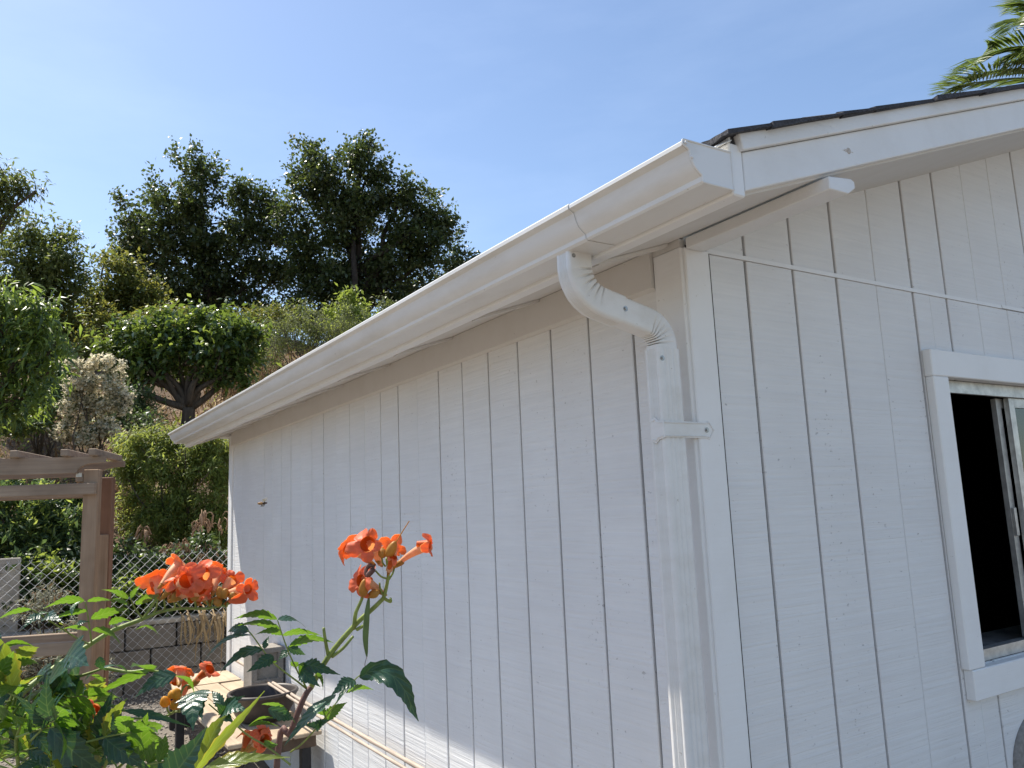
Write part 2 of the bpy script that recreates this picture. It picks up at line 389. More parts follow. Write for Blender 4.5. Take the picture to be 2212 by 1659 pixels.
eave_wall = B().box((.0095, .0, -.15), (.10, WL, 2.361)).build('eave_wall', GROOVE, house)
def board_y(y0, y1, za, zb, seed):
    c = .0022; k = random.uniform(-.0008, .0008)
    poly = [(.0094, y0, za), (c+k, y0, za), (k, y0+c, za), (k, y1-c, za), (c+k, y1, za), (.0094, y1, za)]
    return B().prism(poly, (0, 0, zb-za)).build('siding_board', SIDING, eave_wall)
OE, OG, SP = .2187, .2412, .2032
gaps = {}
ed = [.105]+[OE+SP*i for i in range(24)]+[WL-.10]
ed = [e for e in ed if e <= WL-.09]
gp = [0.0]+[random.choice([.0095, .0105, .0085]) for _ in ed[1:-1]]+[0.0]
for i, g in {7: .003, 10: .0035, 12: .0025, 15: .003, 18: .003, 20: .0025, 21: .002, 22: .002, 23: .002}.items():
    if i+1 < len(gp)-1: gp[i+1] = g
for i in range(len(ed)-1):
    board_y(ed[i]+gp[i]/2, ed[i+1]-gp[i+1]/2, -.12, 2.358, i)
B().box((-.012, -.004, -.12), (.0094, .103, 2.3365), 0, .003).build('corner_board', PAINT, eave_wall)
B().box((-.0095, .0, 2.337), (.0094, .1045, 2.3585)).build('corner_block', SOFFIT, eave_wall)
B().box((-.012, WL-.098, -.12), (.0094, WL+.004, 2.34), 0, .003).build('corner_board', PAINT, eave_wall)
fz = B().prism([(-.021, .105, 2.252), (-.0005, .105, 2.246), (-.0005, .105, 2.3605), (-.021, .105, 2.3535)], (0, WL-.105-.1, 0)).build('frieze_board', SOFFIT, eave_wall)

# gable wall with the window opening
WX0, WX1, WZ0, WZ1 = 1.150, 2.36, 1.118, 2.044
gw = B()
def gpoly(x0, x1, za, zb=None):
    zt = (lambda x: min(S(x), S(GW-x)))
    top = [(x1, .0095, zt(x1) if zb is None else zb)]
    if zb is None and x0 < RX < x1: top.append((RX, .0095, S(RX)))
    top.append((x0, .0095, zt(x0) if zb is None else zb))
    return [(x0, .0095, za), (x1, .0095, za)]+top
gw.prism(gpoly(.012, WX0, -.15), (0, .09, 0)); gw.prism(gpoly(WX1, GW, -.15), (0, .09, 0))
gw.prism(gpoly(WX0, WX1, -.15, WZ0), (0, .09, 0)); gw.prism(gpoly(WX0, WX1, WZ1), (0, .09, 0))
gable_wall = gw.build('gable_wall', GROOVE, house)
def board_x(x0, x1, za, zb0, zb1, parent=gable_wall):
    c = .0022; k = random.uniform(-.0008, .0008)
    P = lambda x, y, top: (x, y, (zb0+(zb1-zb0)*(x-x0)/(x1-x0)) if top else za)
    pr = [(x0, .0094), (x0, c+k), (x0+c, k), (x1-c, k), (x1, c+k), (x1, .0094)]
    v = [P(x, y, 0) for x, y in pr]+[P(x, y, 1) for x, y in pr]; n = 6
    f = [tuple(range(n))[::-1], tuple(range(n, 2*n))]+[(i, (i+1) % n, (i+1) % n+n, i+n) for i in range(n)]
    return mesh('siding_board', v, [q[::-1] for q in f], SIDING, parent)
gx = [.0]+[OG+SP*i for i in range(26)]; gx = [g for g in gx if g < GW-.05]+[GW]
gg = [0]+[random.choice([.0115, .0105, .0095]) for _ in gx[1:-1]]+[0]
for i in (4, 7, 8): gg[i] = .0035
for i in range(len(gx)-1):
    a, b = gx[i]+gg[i]/2, gx[i+1]-gg[i+1]/2
    if i == 0: a = .086
    zt = lambda x: min(S(x), S(GW-x))+.01
    # upper boards above the joint flashing
    if i == 0: board_x(.006, b, ZB+.0075, zt(.0), zt(b))
    elif a < RX < b: board_x(a, RX, ZB+.0075, zt(a), zt(RX)); board_x(RX, b, ZB+.0075, zt(RX), zt(b))
    else: board_x(a, b, ZB+.0075, zt(a), zt(b))
    # lower boards, stopped round the window
    if b < WX0 or a > WX1: board_x(a, b, -.12, ZB-.0075, ZB-.0075)
    else:
        if a < WX0: board_x(a, WX0-.0, -.12, ZB-.0075, ZB-.0075); a = WX0+.001
        bb = min(b, WX1)
        if bb-a > .01:
            board_x(a, bb, -.12, WZ0, WZ0); board_x(a, bb, WZ1, ZB-.0075, ZB-.0075)
        if b > WX1: board_x(WX1+.001, b, -.12, ZB-.0075, ZB-.0075)
B().box((-.004, -.013, -.12), (.0855, .0094, 2.334), 0, .003).build('corner_board', PAINT, gable_wall)
bt = B()
for (xa, xb, dz) in ((.088, 1.62, 0), (1.624, 4.0, .002), (4.004, GW, 0)):
    bt.prism([(xa, -.004, ZB-.006+dz), (xb, -.004, ZB-.006+dz), (xb, -.004, ZB+.006+dz), (xa, -.004, ZB+.006+dz)], (0, .0125, 0))
bt.build('joint_batten', PAINT, gable_wall)

# other two walls, floor and dim room
rest = B().box((GW-.10, .10, -.15), (GW, WL, 2.34)).box((.10, WL-.10, -.15), (GW-.10, WL, 2.34))
rest.build('back_wall', SIDING, house)
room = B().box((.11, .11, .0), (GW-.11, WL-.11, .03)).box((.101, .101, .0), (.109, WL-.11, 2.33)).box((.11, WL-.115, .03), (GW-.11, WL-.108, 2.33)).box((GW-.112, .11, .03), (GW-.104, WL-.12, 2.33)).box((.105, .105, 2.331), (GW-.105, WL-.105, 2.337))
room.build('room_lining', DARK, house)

# roof
OV = .45; EX = -.267
def zroof(x): return S(min(x, GW-x))+.112
rf = B()
for sgn in (0, 1):
    fx = (lambda x: x) if sgn == 0 else (lambda x: GW-x)
    rf.prism([(fx(-.300), -OV+.01, S(-.300)+.095), (fx(RX), -OV+.01, S(RX)+.095), (fx(RX), -OV+.01, S(RX)+.118), (fx(-.300), -OV+.01, S(-.300)+.118)], (0, WL+OV+.19, 0))
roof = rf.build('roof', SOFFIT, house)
sf = B()
for sgn in (0, 1):
    fx = (lambda x: x) if sgn == 0 else (lambda x: GW-x)
    # eave soffit and rake soffits
    sf.prism([(fx(-.268), -OV+.02, S(-.268)), (fx(-.0115), -OV+.02, S(-.0115)), (fx(-.0115), -OV+.02, S(-.0115)+.012), (fx(-.268), -OV+.02, S(-.268)+.012)], (0, WL+OV+.15, 0))
    sf.prism([(fx(-.011), -OV+.02, S(-.011)+.001), (fx(RX), -OV+.02, S(RX)+.001), (fx(RX), -OV+.02, S(RX)+.013), (fx(-.011), -OV+.02, S(-.011)+.013)], (0, OV-.0195, 0))
    sf.prism([(fx(-.0105), .0012, S(-.0105)+.0015), (fx(.009), .0012, S(.009)+.0015), (fx(.009), .0012, S(.009)+.010), (fx(-.0105), .0012, S(-.0105)+.010)], (0, WL, 0))
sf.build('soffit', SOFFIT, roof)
for i in range(9):                     # rafter edges that show under the soffit
    y = .03+.613*i
    if y > WL+.1: break
    B().prism([(-.262, y, S(-.262)-.010), (-.022, y, S(-.022)-.010), (-.022, y, S(-.022)-.001), (-.262, y, S(-.262)-.001)], (0, .036, 0)).build('rafter_tail', SOFFIT, roof)
fascia = B().box((-.305, -OV, 2.262), (-.268, WL+.185, 2.372), 0, .003).build('fascia_board', PAINT, roof)
def rake(y0, y1, xa, lo, hi, name, xtop=None):
    b = B(); xt = xa if xtop is None else xtop
    b.prism([(xa, y0, S(xa)+lo), (RX, y0, S(RX)+lo), (RX, y0, S(RX)+hi), (xt, y0, S(xt)+hi)], (0, y1-y0, 0))
    b.prism([(GW-xa, y0, S(xa)+lo), (GW-xt, y0, S(xt)+hi), (RX+.001, y0, S(RX)+hi), (RX+.001, y0, S(RX)+lo)], (0, y1-y0, 0))
    o = b.build(name, PAINTY, roof)
    md = o.modifiers.new('edge', 'BEVEL'); md.width = .003; md.segments = 2; md.limit_method = 'ANGLE'
    return o
rake(-OV, -OV+.037, -.2665, .006, .0885, 'barge_board')
rake(-OV-.012, -OV+.006, -.276, .0895, .127, 'rake_trim', -.286)
rake(WL+.15, WL+.187, -.2665, .006, .0885, 'barge_board')
# knot in the barge board
kb = B(); kc = np.array([.09, -OV-.0005, S(.09)+.045])
for k in range(5):
    a = random.uniform(0, 2*math.pi); r0 = random.uniform(.007, .014); l = random.uniform(.006, .012)
    dv = np.array([math.cos(a), 0, math.sin(a)*.55])
    kb.tube([kc+dv*r0, kc+dv*(r0+l)], [.0006, .0002], 5)
kb.tube([kc+np.array([0, .001, 0]), kc+np.array([0, -.0006, 0])], [.008, .007], 12)
kb.build('knot', m_plain('painted_over_knot', (.50, .44, .38), .6, 200, .3), roof)
# lookout beam: a flat two-by-four with clipped corners
lk = B().prism([(-.002, -.456, 2.3280), (.062, -.456, 2.3280), (.090, -.456, 2.346), (.090, -.456, 2.362), (.078, -.456, 2.3665), (-.002, -.456, 2.3575)], (0, .441, 0)).build('lookout_beam', PAINTY, roof)
md = lk.modifiers.new('edge', 'BEVEL'); md.width = .002; md.segments = 1; md.limit_method = 'ANGLE'
B().prism([(-.055, WL+.006, 2.330), (.03, WL+.006, 2.330), (.03, WL+.006, 2.366), (-.055, WL+.006, 2.348)], (0, .14, 0)).build('lookout_beam', PAINTY, roof)
# drip flashing between shingles and gutter
B().prism([(-.345, -OV-.004, 2.352), (-.300, -OV-.004, 2.374), (-.300, -OV-.004, 2.376), (-.345, -OV-.004, 2.354)], (0, WL+OV+.17, 0)).build('drip_flashing', METALW, roof)
B().prism([(-.3045, -OV+.001, 2.373), (-.298, -OV+.001, 2.373), (-.298, -OV+.001, 2.392), (-.3045, -OV+.001, 2.392)], (0, .3, 0)).build('fascia_cap', PAINT, roof)
B().box((-.2975, -OV+.004, 2.3725), (-.272, -OV+.02, 2.386)).build('gap_shade_strip', SHING, roof)  # dark strip set in the gap by the rake trim as its painted shade
# shingle courses
EXPO = .135; yy = np.concatenate([np.linspace(-OV-.026, -OV+.1, 8), np.linspace(-OV+.15, WL+.20, 46)])
for side in (0, 1):
    n = int((RX+.33)/EXPO)+1
    for i in range(n):
        xa = -.332+i*EXPO*.945; xb = min(xa+.30, RX+.03)
        v = []; f = []
        for k, y in enumerate(yy):
            j1, j2 = random.uniform(-.004, .004), random.uniform(0, .006)
            ye = y+(random.uniform(-.008, .008) if k == 0 else 0)
            for (x, dz) in ((xa+j1, .122), (xb, .124), (xb, .128), (xa+j1, .132+j2)):
                zz = S(x)+dz
                if k < 3: zz += random.uniform(-.003, .004)
                v.append((x if side == 0 else GW-x, ye, zz))
        m = len(yy)
        for k in range(m-1):
            a, b = 4*k, 4*k+4
            for e in range(4): f.append((a+e, a+(e+1) % 4, b+(e+1) % 4, b+e))
        f += [(0, 1, 2, 3), tuple(4*(m-1)+e for e in (3, 2, 1, 0))]
        if side == 1: f = [q[::-1] for q in f]
        mesh('shingle_course', v, f, SHING, roof)

# gutter
PROF = [(0, .078), (0, 0), (.080, 0), (.0845, .004), (.086, .013), (.094, .019), (.104, .028), (.1105, .040), (.114, .052), (.1165, .060), (.1235, .0635), (.1305, .067), (.131, .0745), (.128, .0775), (.121, .078), (.119, .074)]
def gutter_run(ya, yb, off, name, parent):
    P = np.array(PROF); n = len(P); T = np.zeros_like(P)
    T[1:-1] = P[2:]-P[:-2]; T[0] = P[1]-P[0]; T[-1] = P[-1]-P[-2]
    T /= np.linalg.norm(T, axis=1)[:, None]; N = np.stack([T[:, 1], -T[:, 0]], 1)
    outp = P+N*off; inn = P+N*(off-.0014)
    ring = np.concatenate([outp, inn[::-1]]); m = len(ring); v = []
    seg = max(1, int((yb-ya)/.35))
    for k in range(seg+1):
        y = ya+(yb-ya)*k/seg; z0 = 2.2695+.0042*(y+.45)+.0008*math.sin(y*4)
        for (u, w) in ring: v.append((-.3058-u, y, z0+w))
    f = []
    for k in range(seg):
        for e in range(m): f.append((k*m+e, (k+1)*m+e, (k+1)*m+(e+1) % m, k*m+(e+1) % m))
    f += [tuple(range(m)), tuple(seg*m+e for e in range(m))[::-1]]
    o = mesh(name, v, f, METALW, parent, smooth=True)
    md = o.modifiers.new('split', 'EDGE_SPLIT'); md.split_angle = math.radians(38); return o
GZ0 = 2.2695
gutter = gutter_run(-.45, -.07, .0, 'gutter', house)
gutter_run(-.088, 2.47, .0022, 'gutter_section', gutter)
gutter_run(2.45, WL+.18, .0004, 'gutter_section', gutter)
def cap(y, t, name, dz):
    pts = [(-.3058-u, y, GZ0+dz+w) for (u, w) in PROF[:14]]
    b = B(); b.prism(pts, (0, t, 0))
    rim = [np.array(p)+np.array([0, -.004 if t < 0 else .004, 0]) for p in pts]
    b.tube(curve(rim[1:14], 40), .0022, 6)
    b.tube([rim[13], rim[0]], .0018, 6); b.tube([rim[0], rim[1]], .0018, 6)
    o = b.build(name, METALW, gutter); return o
cap(-.4502, -.0035, 'end_cap', 0); cap(WL+.1803, .0035, 'end_cap', .0042*(WL+.63))
sc = B()
for (u, w) in ((.1265, .070), (.1125, .044)): 
    p = np.array([-.3058-u, -.457, GZ0+w]); sc.tube([p, p+np.array([0, -.003, 0])], [.004, .003], 8)
sc.build('sealant_blob', METALW, gutter)

# downspout
def rrect(a, b, r, ribs_a=0, ribs_b=0):
    """section: a across (N), b across (B); anticlockwise list"""
    pts = []
    def side(p, q, nr, nout):
        L = np.linalg.norm(np.array(q)-np.array(p)); k = max(2, nr*8 if nr else 4)
        for i in range(k):
            t = i/k; d = 0
            if nr and .12 < t < .92: d = -.0030*max(0, math.sin((t-.12)/.80*math.pi*nr)**2)
            pts.append((p[0]+(q[0]-p[0])*t+nout[0]*d, p[1]+(q[1]-p[1])*t+nout[1]*d))
    def arc(cx, cy, a0):
        for i in range(4):
            an = a0+i*math.pi/8; pts.append((cx+r*math.cos(an), cy+r*math.sin(an)))
    A, Bh = a/2, b/2
    arc(A-r, -Bh+r, -math.pi/2); side((A, -Bh+r), (A, Bh-r), ribs_b, (1, 0))
    arc(A-r, Bh-r, 0); side((A-r, Bh), (-A+r, Bh), ribs_a, (0, 1))
    arc(-A+r, Bh-r, math.pi/2); side((-A, Bh-r), (-A, -Bh+r), ribs_b, (-1, 0))
    arc(-A+r, -Bh+r, math.pi); side((-A+r, -Bh), (A-r, -Bh), ribs_a, (0, -1))
    return pts
def sweep(path, secs, name, parent, mat, disp=None):
    """path: (x,z) points in the plane y=PY; section N lies in the plane, B along y"""
    v = []; m = len(secs[0])
    P = np.array(path, float)
    for i in range(len(P)):
        t = P[min(i+1, len(P)-1)]-P[max(i-1, 0)]; t /= np.linalg.norm(t); n = np.array([-t[1], t[0]])
        for j, (a, b) in enumerate(secs[i]):
            q = P[i]+n*a
            v.append((q[0], PY+b, q[1]))
    k = len(P)
    f = [(i*m+e, i*m+(e+1) % m, (i+1)*m+(e+1) % m, (i+1)*m+e) for i in range(k-1) for e in range(m)]
    f += [tuple(range(m))[::-1], tuple((k-1)*m+e for e in range(m))]
    o = mesh(name, v, f, mat, parent, smooth=True)
    md = o.modifiers.new('split', 'EDGE_SPLIT'); md.split_angle = math.radians(50); return o
PY = .0148
def bendpath(p0, d0, d1, R, l0, l1, nseg=96):
    """straight l0, circular bend, straight l1; returns points, bend parameter (0..1 inside bend) and centre side"""
    pts = []; par = []
    p = np.array(p0, float); d0 = nrm(d0); d1 = nrm(d1)
    for i in range(4): pts.append(p+d0*l0*i/4); par.append(-1)
    p = p+d0*l0; a0 = math.atan2(d0[1], d0[0]); a1 = math.atan2(d1[1], d1[0]); da = a1-a0
    sgn = 1 if da > 0 else -1; c = p+sgn*R*np.array([-d0[1], d0[0]])
    for i in range(nseg+1):
        t = i/nseg; an = a0+da*t-sgn*math.pi/2; pts.append(c+R*np.array([math.cos(an), math.sin(an)])); par.append(t)
    p = pts[-1]
    for i in range(1, 5): pts.append(p+d1*l1*i/4); par.append(-1)
    return pts, par, sgn
def crimped(base, par, sgn, n=6, depth=.0125):
    out = []
    A = max(abs(a) for a, b in base)
    for t in par:
        k = 0
        if 0 < t < 1: k = depth*(.5-.5*math.cos(2*math.pi*n*t))**5
        sec = []
        for (a, b) in base:
            w = np.clip((sgn*a/A)*1.0+.55, 0, 1.55)/1.55      # strongest on the inner side of the bend
            fb = 1 if abs(b) > .01 else .6
            sec.append((a*(1-k*w/A*.9), b*(1-k*w/.026*fb*.62)))
        out.append(sec)
    return out
downspout = empty('downspout', (-.086, PY, 0)); downspout.parent = house
def ds(o):
    o.parent = downspout; o.matrix_parent_inverse = Matrix.Translation((.086, -PY, 0)); return o
DIRM = np.array([math.cos(math.radians(-13)), math.sin(math.radians(-13))])
sec_big = rrect(.073, .055, .009, 0, 4); sec_sm = rrect(.069, .051, .009, 0, 0)
pa, par, sg = bendpath((-.350, 2.2755), (0, -1), tuple(DIRM), .085, .036, .062)
ds(sweep(pa, crimped(sec_big, par, sg), 'upper_elbow', None, METALW))
endA = np.array(pa[-1])
pb, par, sg = bendpath(tuple(endA-DIRM*.012), tuple(DIRM), (0, -1), .060, .055, .03)
shift = -.086-pb[-1][0]
pb = [np.array(q) for q in pb]
pb0 = pb[0]
# stretch the straight lead so that the lower end stands over the pipe
for i in range(4, len(pb)): pb[i] = pb[i]+DIRM*(shift/DIRM[0])
for i in range(4): pb[i] = pb0+(pb[4]-pb0)*i/4
ds(sweep(pb, crimped(sec_sm, par, sg), 'lower_elbow', None, METALW))
ztop = pb[-1][1]+.022
sec_pipe = rrect(.074, .056, .008, 3, 5)
pp = [(-.086, ztop-i*(ztop+.02)/10) for i in range(11)]
ds(sweep(pp, [sec_pipe]*11, 'pipe', None, METALW))
# strap
zs = 1.848; st = B(); yF = PY-.028-.0022
fr = [(-.124, -.019), (-.117, -.021), (-.100, -.020), (.022, -.021), (.030, -.024), (.050, 0), (.030, .024), (.022, .021), (-.100, .020), (-.117, .021), (-.124, .019)]
st.prism([(x, yF, zs+z) for x, z in fr], (0, .0016, 0))
st.prism([(-.1256, yF, zs-.021), (-.1256, yF+.020, zs-.024), (-.1256, yF+.030, zs-.033), (-.1256, yF+.045, zs-.027), (-.1256, yF+.045, zs+.027), (-.1256, yF+.030, zs+.033), (-.1256, yF+.020, zs+.024), (-.1256, yF, zs+.021)], (.0016, 0, 0))
for s_ in (-1, 1):
    st.tube([(-.122, yF-.0006, zs+s_*.0165), (-.10, yF-.0006, zs+s_*.0165), (.02, yF-.0006, zs+s_*.0165)], .0016, 6)
    st.tube([(.024, yF-.0006, zs+s_*.018), (.031, yF-.0006, zs+s_*.019), (.045, yF-.0006, zs)], .0014, 6)
    st.tube([(-.1262, yF+.004, zs+s_*.0165), (-.1262, yF+.020, zs+s_*.0185), (-.1262, yF+.030, zs+s_*.026), (-.1262, yF+.043, zs+s_*.022)], .0014, 6)
ds(st.build('strap', METALW))
def screw(p, n, r=.0045):
    p = np.array(p, float); n = nrm(n); b = B()
    b.tube([p, p+n*.0012], r*1.55, 14); b.tube([p+n*.001, p+n*.0045], [r, r*.85], 6); b.tube([p+n*.0045, p+n*.0047], [r*.35, r*.3], 6)
    return ds(b.build('screw', STEEL))
screw((.021, yF-.0005, zs), (0, -1, 0)); screw((-.112, PY-.028, ztop-.028), (0, -1, 0))
mid = endA-DIRM*.004; screw((mid[0]+.006, PY-.0272, mid[1]), (0, -1, 0)); screw((-.372, PY-.027, 2.259), (0, -1, 0), .0035)

# window
window = empty('window', (WX0, 0, WZ0)); window.parent = house
def wp(o): o.parent = window; o.matrix_parent_inverse = Matrix.Translation((-WX0, 0, -WZ0)); return o
TH = -.031
wp(B().box((WX0-.09, TH, WZ0-.001), (WX0, -.0012, WZ1-.0005), 0, .003).build('side_trim', PAINT))
wp(B().box((WX0-.091, TH-.0012, WZ1), (WX1+.091, -.0012, WZ1+.09), 0, .003).build('head_trim', PAINT))
wp(B().box((WX0-.079, TH-.003, WZ0-.094), (WX1+.08, -.0012, WZ0-.002), 0, .003).build('sill_trim', PAINT))
wp(B().box((WX1, TH, WZ0-.001), (WX1+.09, -.0012, WZ1-.0005), 0, .003).build('side_trim', PAINT))
fr = B()
ya, yb = .012, .075
fr.box((WX0+.001, ya, WZ1-.028), (WX1-.001, yb, WZ1-.001)).box((WX0+.001, ya, WZ0+.001), (WX1-.001, yb, WZ0+.026))
fr.box((WX0+.001, ya, WZ0+.027), (WX0+.022, yb, WZ1-.029)).box((WX1-.022, ya, WZ0+.027), (WX1-.001, yb, WZ1-.029))
fr.box((WX0+.022, ya-.004, WZ1-.044), (WX1-.022, ya+.012, WZ1-.0285)).box((WX0+.022, ya-.004, WZ0+.0265), (WX1-.022, ya+.004, WZ0+.038))
wp(fr.build('outer_frame', ALU))
MX = 1.625
sa = B(); s0, s1 = .020, .038
sa.box((MX, s0, WZ0+.03), (MX+.038, s1, WZ1-.046)).box((WX1-.06, s0, WZ0+.03), (WX1-.024, s1, WZ1-.046))
sa.box((MX+.039, s0, WZ0+.03), (WX1-.061, s1, WZ0+.066)).box((MX+.039, s0, WZ1-.08), (WX1-.061, s1, WZ1-.046))
wp(sa.build('fixed_sash', ALU))
sb = B(); s0, s1 = .046, .064
sb.box((MX-.040, s0, WZ0+.03), (MX-.006, s1, WZ1-.046)).box((WX1-.066, s0, WZ0+.03), (WX1-.030, s1, WZ1-.046))
sb.box((MX-.005, s0, WZ0+.03), (WX1-.067, s1, WZ0+.066)).box((MX-.005, s0, WZ1-.08), (WX1-.067, s1, WZ1-.046))
slider = wp(sb.build('sliding_sash', ALU))
wp(B().box((MX-.036, .034, 1.50), (MX-.020, .0455, 1.60), 0, .002).build('latch', ALU))
wp(B().box((MX+.039, .027, WZ0+.067), (WX1-.061, .031, WZ1-.081)).build('pane', GLASS))
wp(B().box((MX-.005, .053, WZ0+.067), (WX1-.067, .057, WZ1-.081)).build('pane', GLASS))
wp(B().box((WX0+.001, .0755, WZ0-.03), (WX1-.001, .26, WZ0+.012), 0, .002).build('inner_sill', SILLST))

# ------------------------------------------------------------------ block wall and fence
bw = empty('block_wall', (0, FY+.1, .3)); tag(bw, 'grey concrete block retaining wall behind the chain link fence', 'wall')
BLK = B().box((-.193, -.07, .004), (.193, .07, .186), 0, .006).build('concrete_block', BLOCK, bw)
BLK['part'] = 1
blk_me = BLK.data
base_z = .26
first = True
for r in range(3):
    for i in range(22):
        x = -3.6+i*.40+(.2 if r % 2 else 0)
        o = BLK if first else BLK.copy()
        if not first: COL.objects.link(o); o.parent = bw
        first = False
        o.location = (x, random.uniform(-.006, .006), -.3+base_z+r*.192); o.rotation_euler = (0, 0, random.uniform(-.012, .012))
del BLK['part']
for i in range(11):
    x = -3.5+i*.8+random.uniform(-.02, .02)
    B().box((x-.39, FY+.015, base_z+.578), (x+.39, FY+.185, base_z+.612+random.uniform(0, .01)), 0, .008).build('cap_stone', BLOCKT)
for o in [q for q in COL.objects if q.name.startswith('cap_stone')]:
    o.parent = bw; o.matrix_parent_inverse = Matrix.Translation((0, -(FY+.1), -.3))
fence = empty('chain_link_fence', (0, FY-.03, .3)); tag(fence, 'galvanised chain link fence below the hillside shrubs', 'fence')
fx0, fx1, fz0, fz1 = -3.4, 3.2, .30, 1.43
CELL = .075; wires = B(); v = []; f = []
def wire3(pts, r, v, f):
    P = np.array(pts); m = len(P); o = len(v)
    for i in range(m):
        t = nrm(P[min(i+1, m-1)]-P[max(i-1, 0)]); n = nrm(np.cross(t, (0, 1, 0))); b = np.cross(t, n)
        for k in range(4):
            a = 2*math.pi*k/4; v.append(P[i]+r*(n*math.cos(a)+b*math.sin(a)))
    for i in range(m-1):
        for k in range(4): f.append((o+i*4+k, o+i*4+(k+1) % 4, o+(i+1)*4+(k+1) % 4, o+(i+1)*4+k))
nz = int((fz1-fz0)/(CELL/2))
for i in range(int((fx1-fx0)/(CELL/2))):
    pts = []; xa = fx0+i*CELL/2; fl_ = i % 2
    for k in range(nz+1):
        hi = (k % 2) ^ fl_
        x = xa+(CELL/2+.003 if hi else -.003)
        pts.append((x, FY-.03+(.0025 if hi else -.0025), fz0+k*CELL/2+.012*math.sin(xa*1.7)))
    wire3(pts, .0024, v, f)
    top = pts[-1]; wire3([top, (top[0]+(.006 if fl_ else -.006), top[1], top[2]+.02)], .0024, v, f)
mesh_o = mesh('wire_mesh', v, f, GALV, fence); mesh_o.matrix_parent_inverse = Matrix.Translation((0, -(FY-.03), -.3)); mesh_o['kind'] = 'stuff'
for x in (-2.6, .45, 2.9):
    o = B().tube([(x, FY-.01, .1), (x, FY-.01, 1.4)], .02, 12).build('fence_post', GALV, fence); o.matrix_parent_inverse = Matrix.Translation((0, -(FY-.03), -.3))
# slab behind the fence at the far left
pn = B()
pl, pr_ = at(-60, 1198, 7.35), at(42, 1196, 7.35)
panel = B().box((pl[0], FY+.20, .75), (pr_[0], FY+.26, 1.452), 0, .008).build('panel_slab', BLOCKT)
tag(panel, 'weathered grey board standing upright behind the fence at far left', 'board')

# ------------------------------------------------------------------ arbor
ar = empty('garden_arbor', (-1.05, 4.2, .1)); tag(ar, 'weathered cedar garden arbor with curved beam ends', 'arbor')
AA = math.radians(-20.8)
ax = np.array([math.cos(AA), math.sin(AA), 0]); ay = np.array([-math.sin(AA), math.cos(AA), 0]); az = np.array([0, 0, 1.0])
A0 = at(198, 1020, 4.9); A0[2] = 0       # foot of the near right post
def ab(name, mat, u0, u1, w0, w1, z0, z1_, parent=ar, ch=.004):
    """box in arbor axes: u along the beams, w in depth"""
    b = B().box((u0, w0, z0), (u1, w1, z1_), 0, ch)
    o = b.build(name, mat, parent)
    R = Matrix(((ax[0], ay[0], 0, A0[0]), (ax[1], ay[1], 0, A0[1]), (0, 0, 1, 0), (0, 0, 0, 1)))
    o.matrix_parent_inverse = ar_inv; o.matrix_basis = R; return o
ar_inv = Matrix.Translation((1.05, -4.2, -.1))
def beam(w0, w1, ue, name, zt=2.095, hgt=.098):
    pts = [(-1.9, zt-hgt), (ue-.155, zt-hgt)]
    for k in range(9):                     # quarter-round bite at the end
        a = math.pi/2*k/8; pts.append((ue-.155+.10*(1-math.cos(a)), zt-hgt+.058*math.sin(a)))
    pts += [(ue, zt-.038), (ue, zt), (-1.9, zt)]
    b = B().prism([(p[0], w0, p[1]) for p in pts], (0, w1-w0, 0)); o = b.build(name, WOODX, ar)
    R = Matrix(((ax[0], ay[0], 0, A0[0]), (ax[1], ay[1], 0, A0[1]), (0, 0, 1, 0), (0, 0, 0, 1)))
    o.matrix_parent_inverse = ar_inv; o.matrix_basis = R; return o
beam(-.05, -.012, .085, 'top_beam'); beam(.372, .41, .085, 'top_beam')
p1 = ab('post', WOODG, -.042, .042, -.010, .070, 0, 2.02)
p2 = ab('post', REDWD, -.040, .040, .285, .371, 0, 1.985)
ab('post_sleeve', WOODG, -.050, .034, .250, .2845, 0, 1.62)
ab('post', WOODG, -1.45, -1.364, -.010, .079, 0, 2.02); ab('post', REDWD, -1.45, -1.364, .285, .371, 0, 1.985)
ab('lower_rail', WOODX, -1.9, .036, -.046, -.0105, 1.866, 1.936); ab('lower_rail', WOODX, -1.9, .02, .372, .405, 1.86, 1.93)
for u in (-.95, -.68, -.40, -.125, .03):
    ab('cross_slat', WOODX, u-.021, u+.021, -.11, .47, 2.0965, 2.139)
ab('cross_block', WOODX, -.088, -.0435, -.008, .28, 1.945, 1.996)
ab('bottom_rail', WOODX, -1.36, -.0435, -.002, .036, .93, 1.005); ab('bottom_rail', WOODX, -1.36, -.0435, .30, .338, .95, 1.02)
PAPER = m_plain('pale_tag', (.62, .62, .55), .7, 30, .2)
tg = ab('price_tag', PAPER, -.085, -.052, -.0115, -.0095, 1.975, 2.000, ch=.0)

# ------------------------------------------------------------------ table with bowl, block and poles
TZ = .573
tb = empty('plank_table', (-.25, 3.6, .15)); tag(tb, 'low weathered plank table on black legs against the eave wall', 'table')
tbi = Matrix.Translation((.25, -3.6, -.15))
def tpart(o): o.parent = tb; o.matrix_parent_inverse = tbi; return o
for i, (xa, xb, ya_, yb_) in enumerate([(-.50, -.345, 2.84, 4.50), (-.338, -.185, 2.815, 4.52), (-.178, -.032, 2.81, 4.49)]):
    tpart(B().box((xa, ya_, TZ-.022), (xb, yb_, TZ+random.uniform(-.002, .002)), 0, .004).build('top_plank', TABLE))
tpart(B().prism([(-.53, 4.15, TZ-.02), (-.40, 4.10, TZ-.02), (-.26, 5.12, TZ-.02), (-.40, 5.16, TZ-.02)], (0, 0, .024)).build('top_plank', TABLE))
tpart(B().prism([(-.39, 4.54, TZ-.02), (-.03, 4.53, TZ-.02), (-.03, 4.95, TZ-.02), (-.25, 5.0, TZ-.02)], (0, 0, .02)).build('top_plank', TABLE))
tpart(B().box((-.47, 2.85, TZ-.085), (-.05, 2.88, TZ-.0225), 0, .003).build('apron', TABLED))
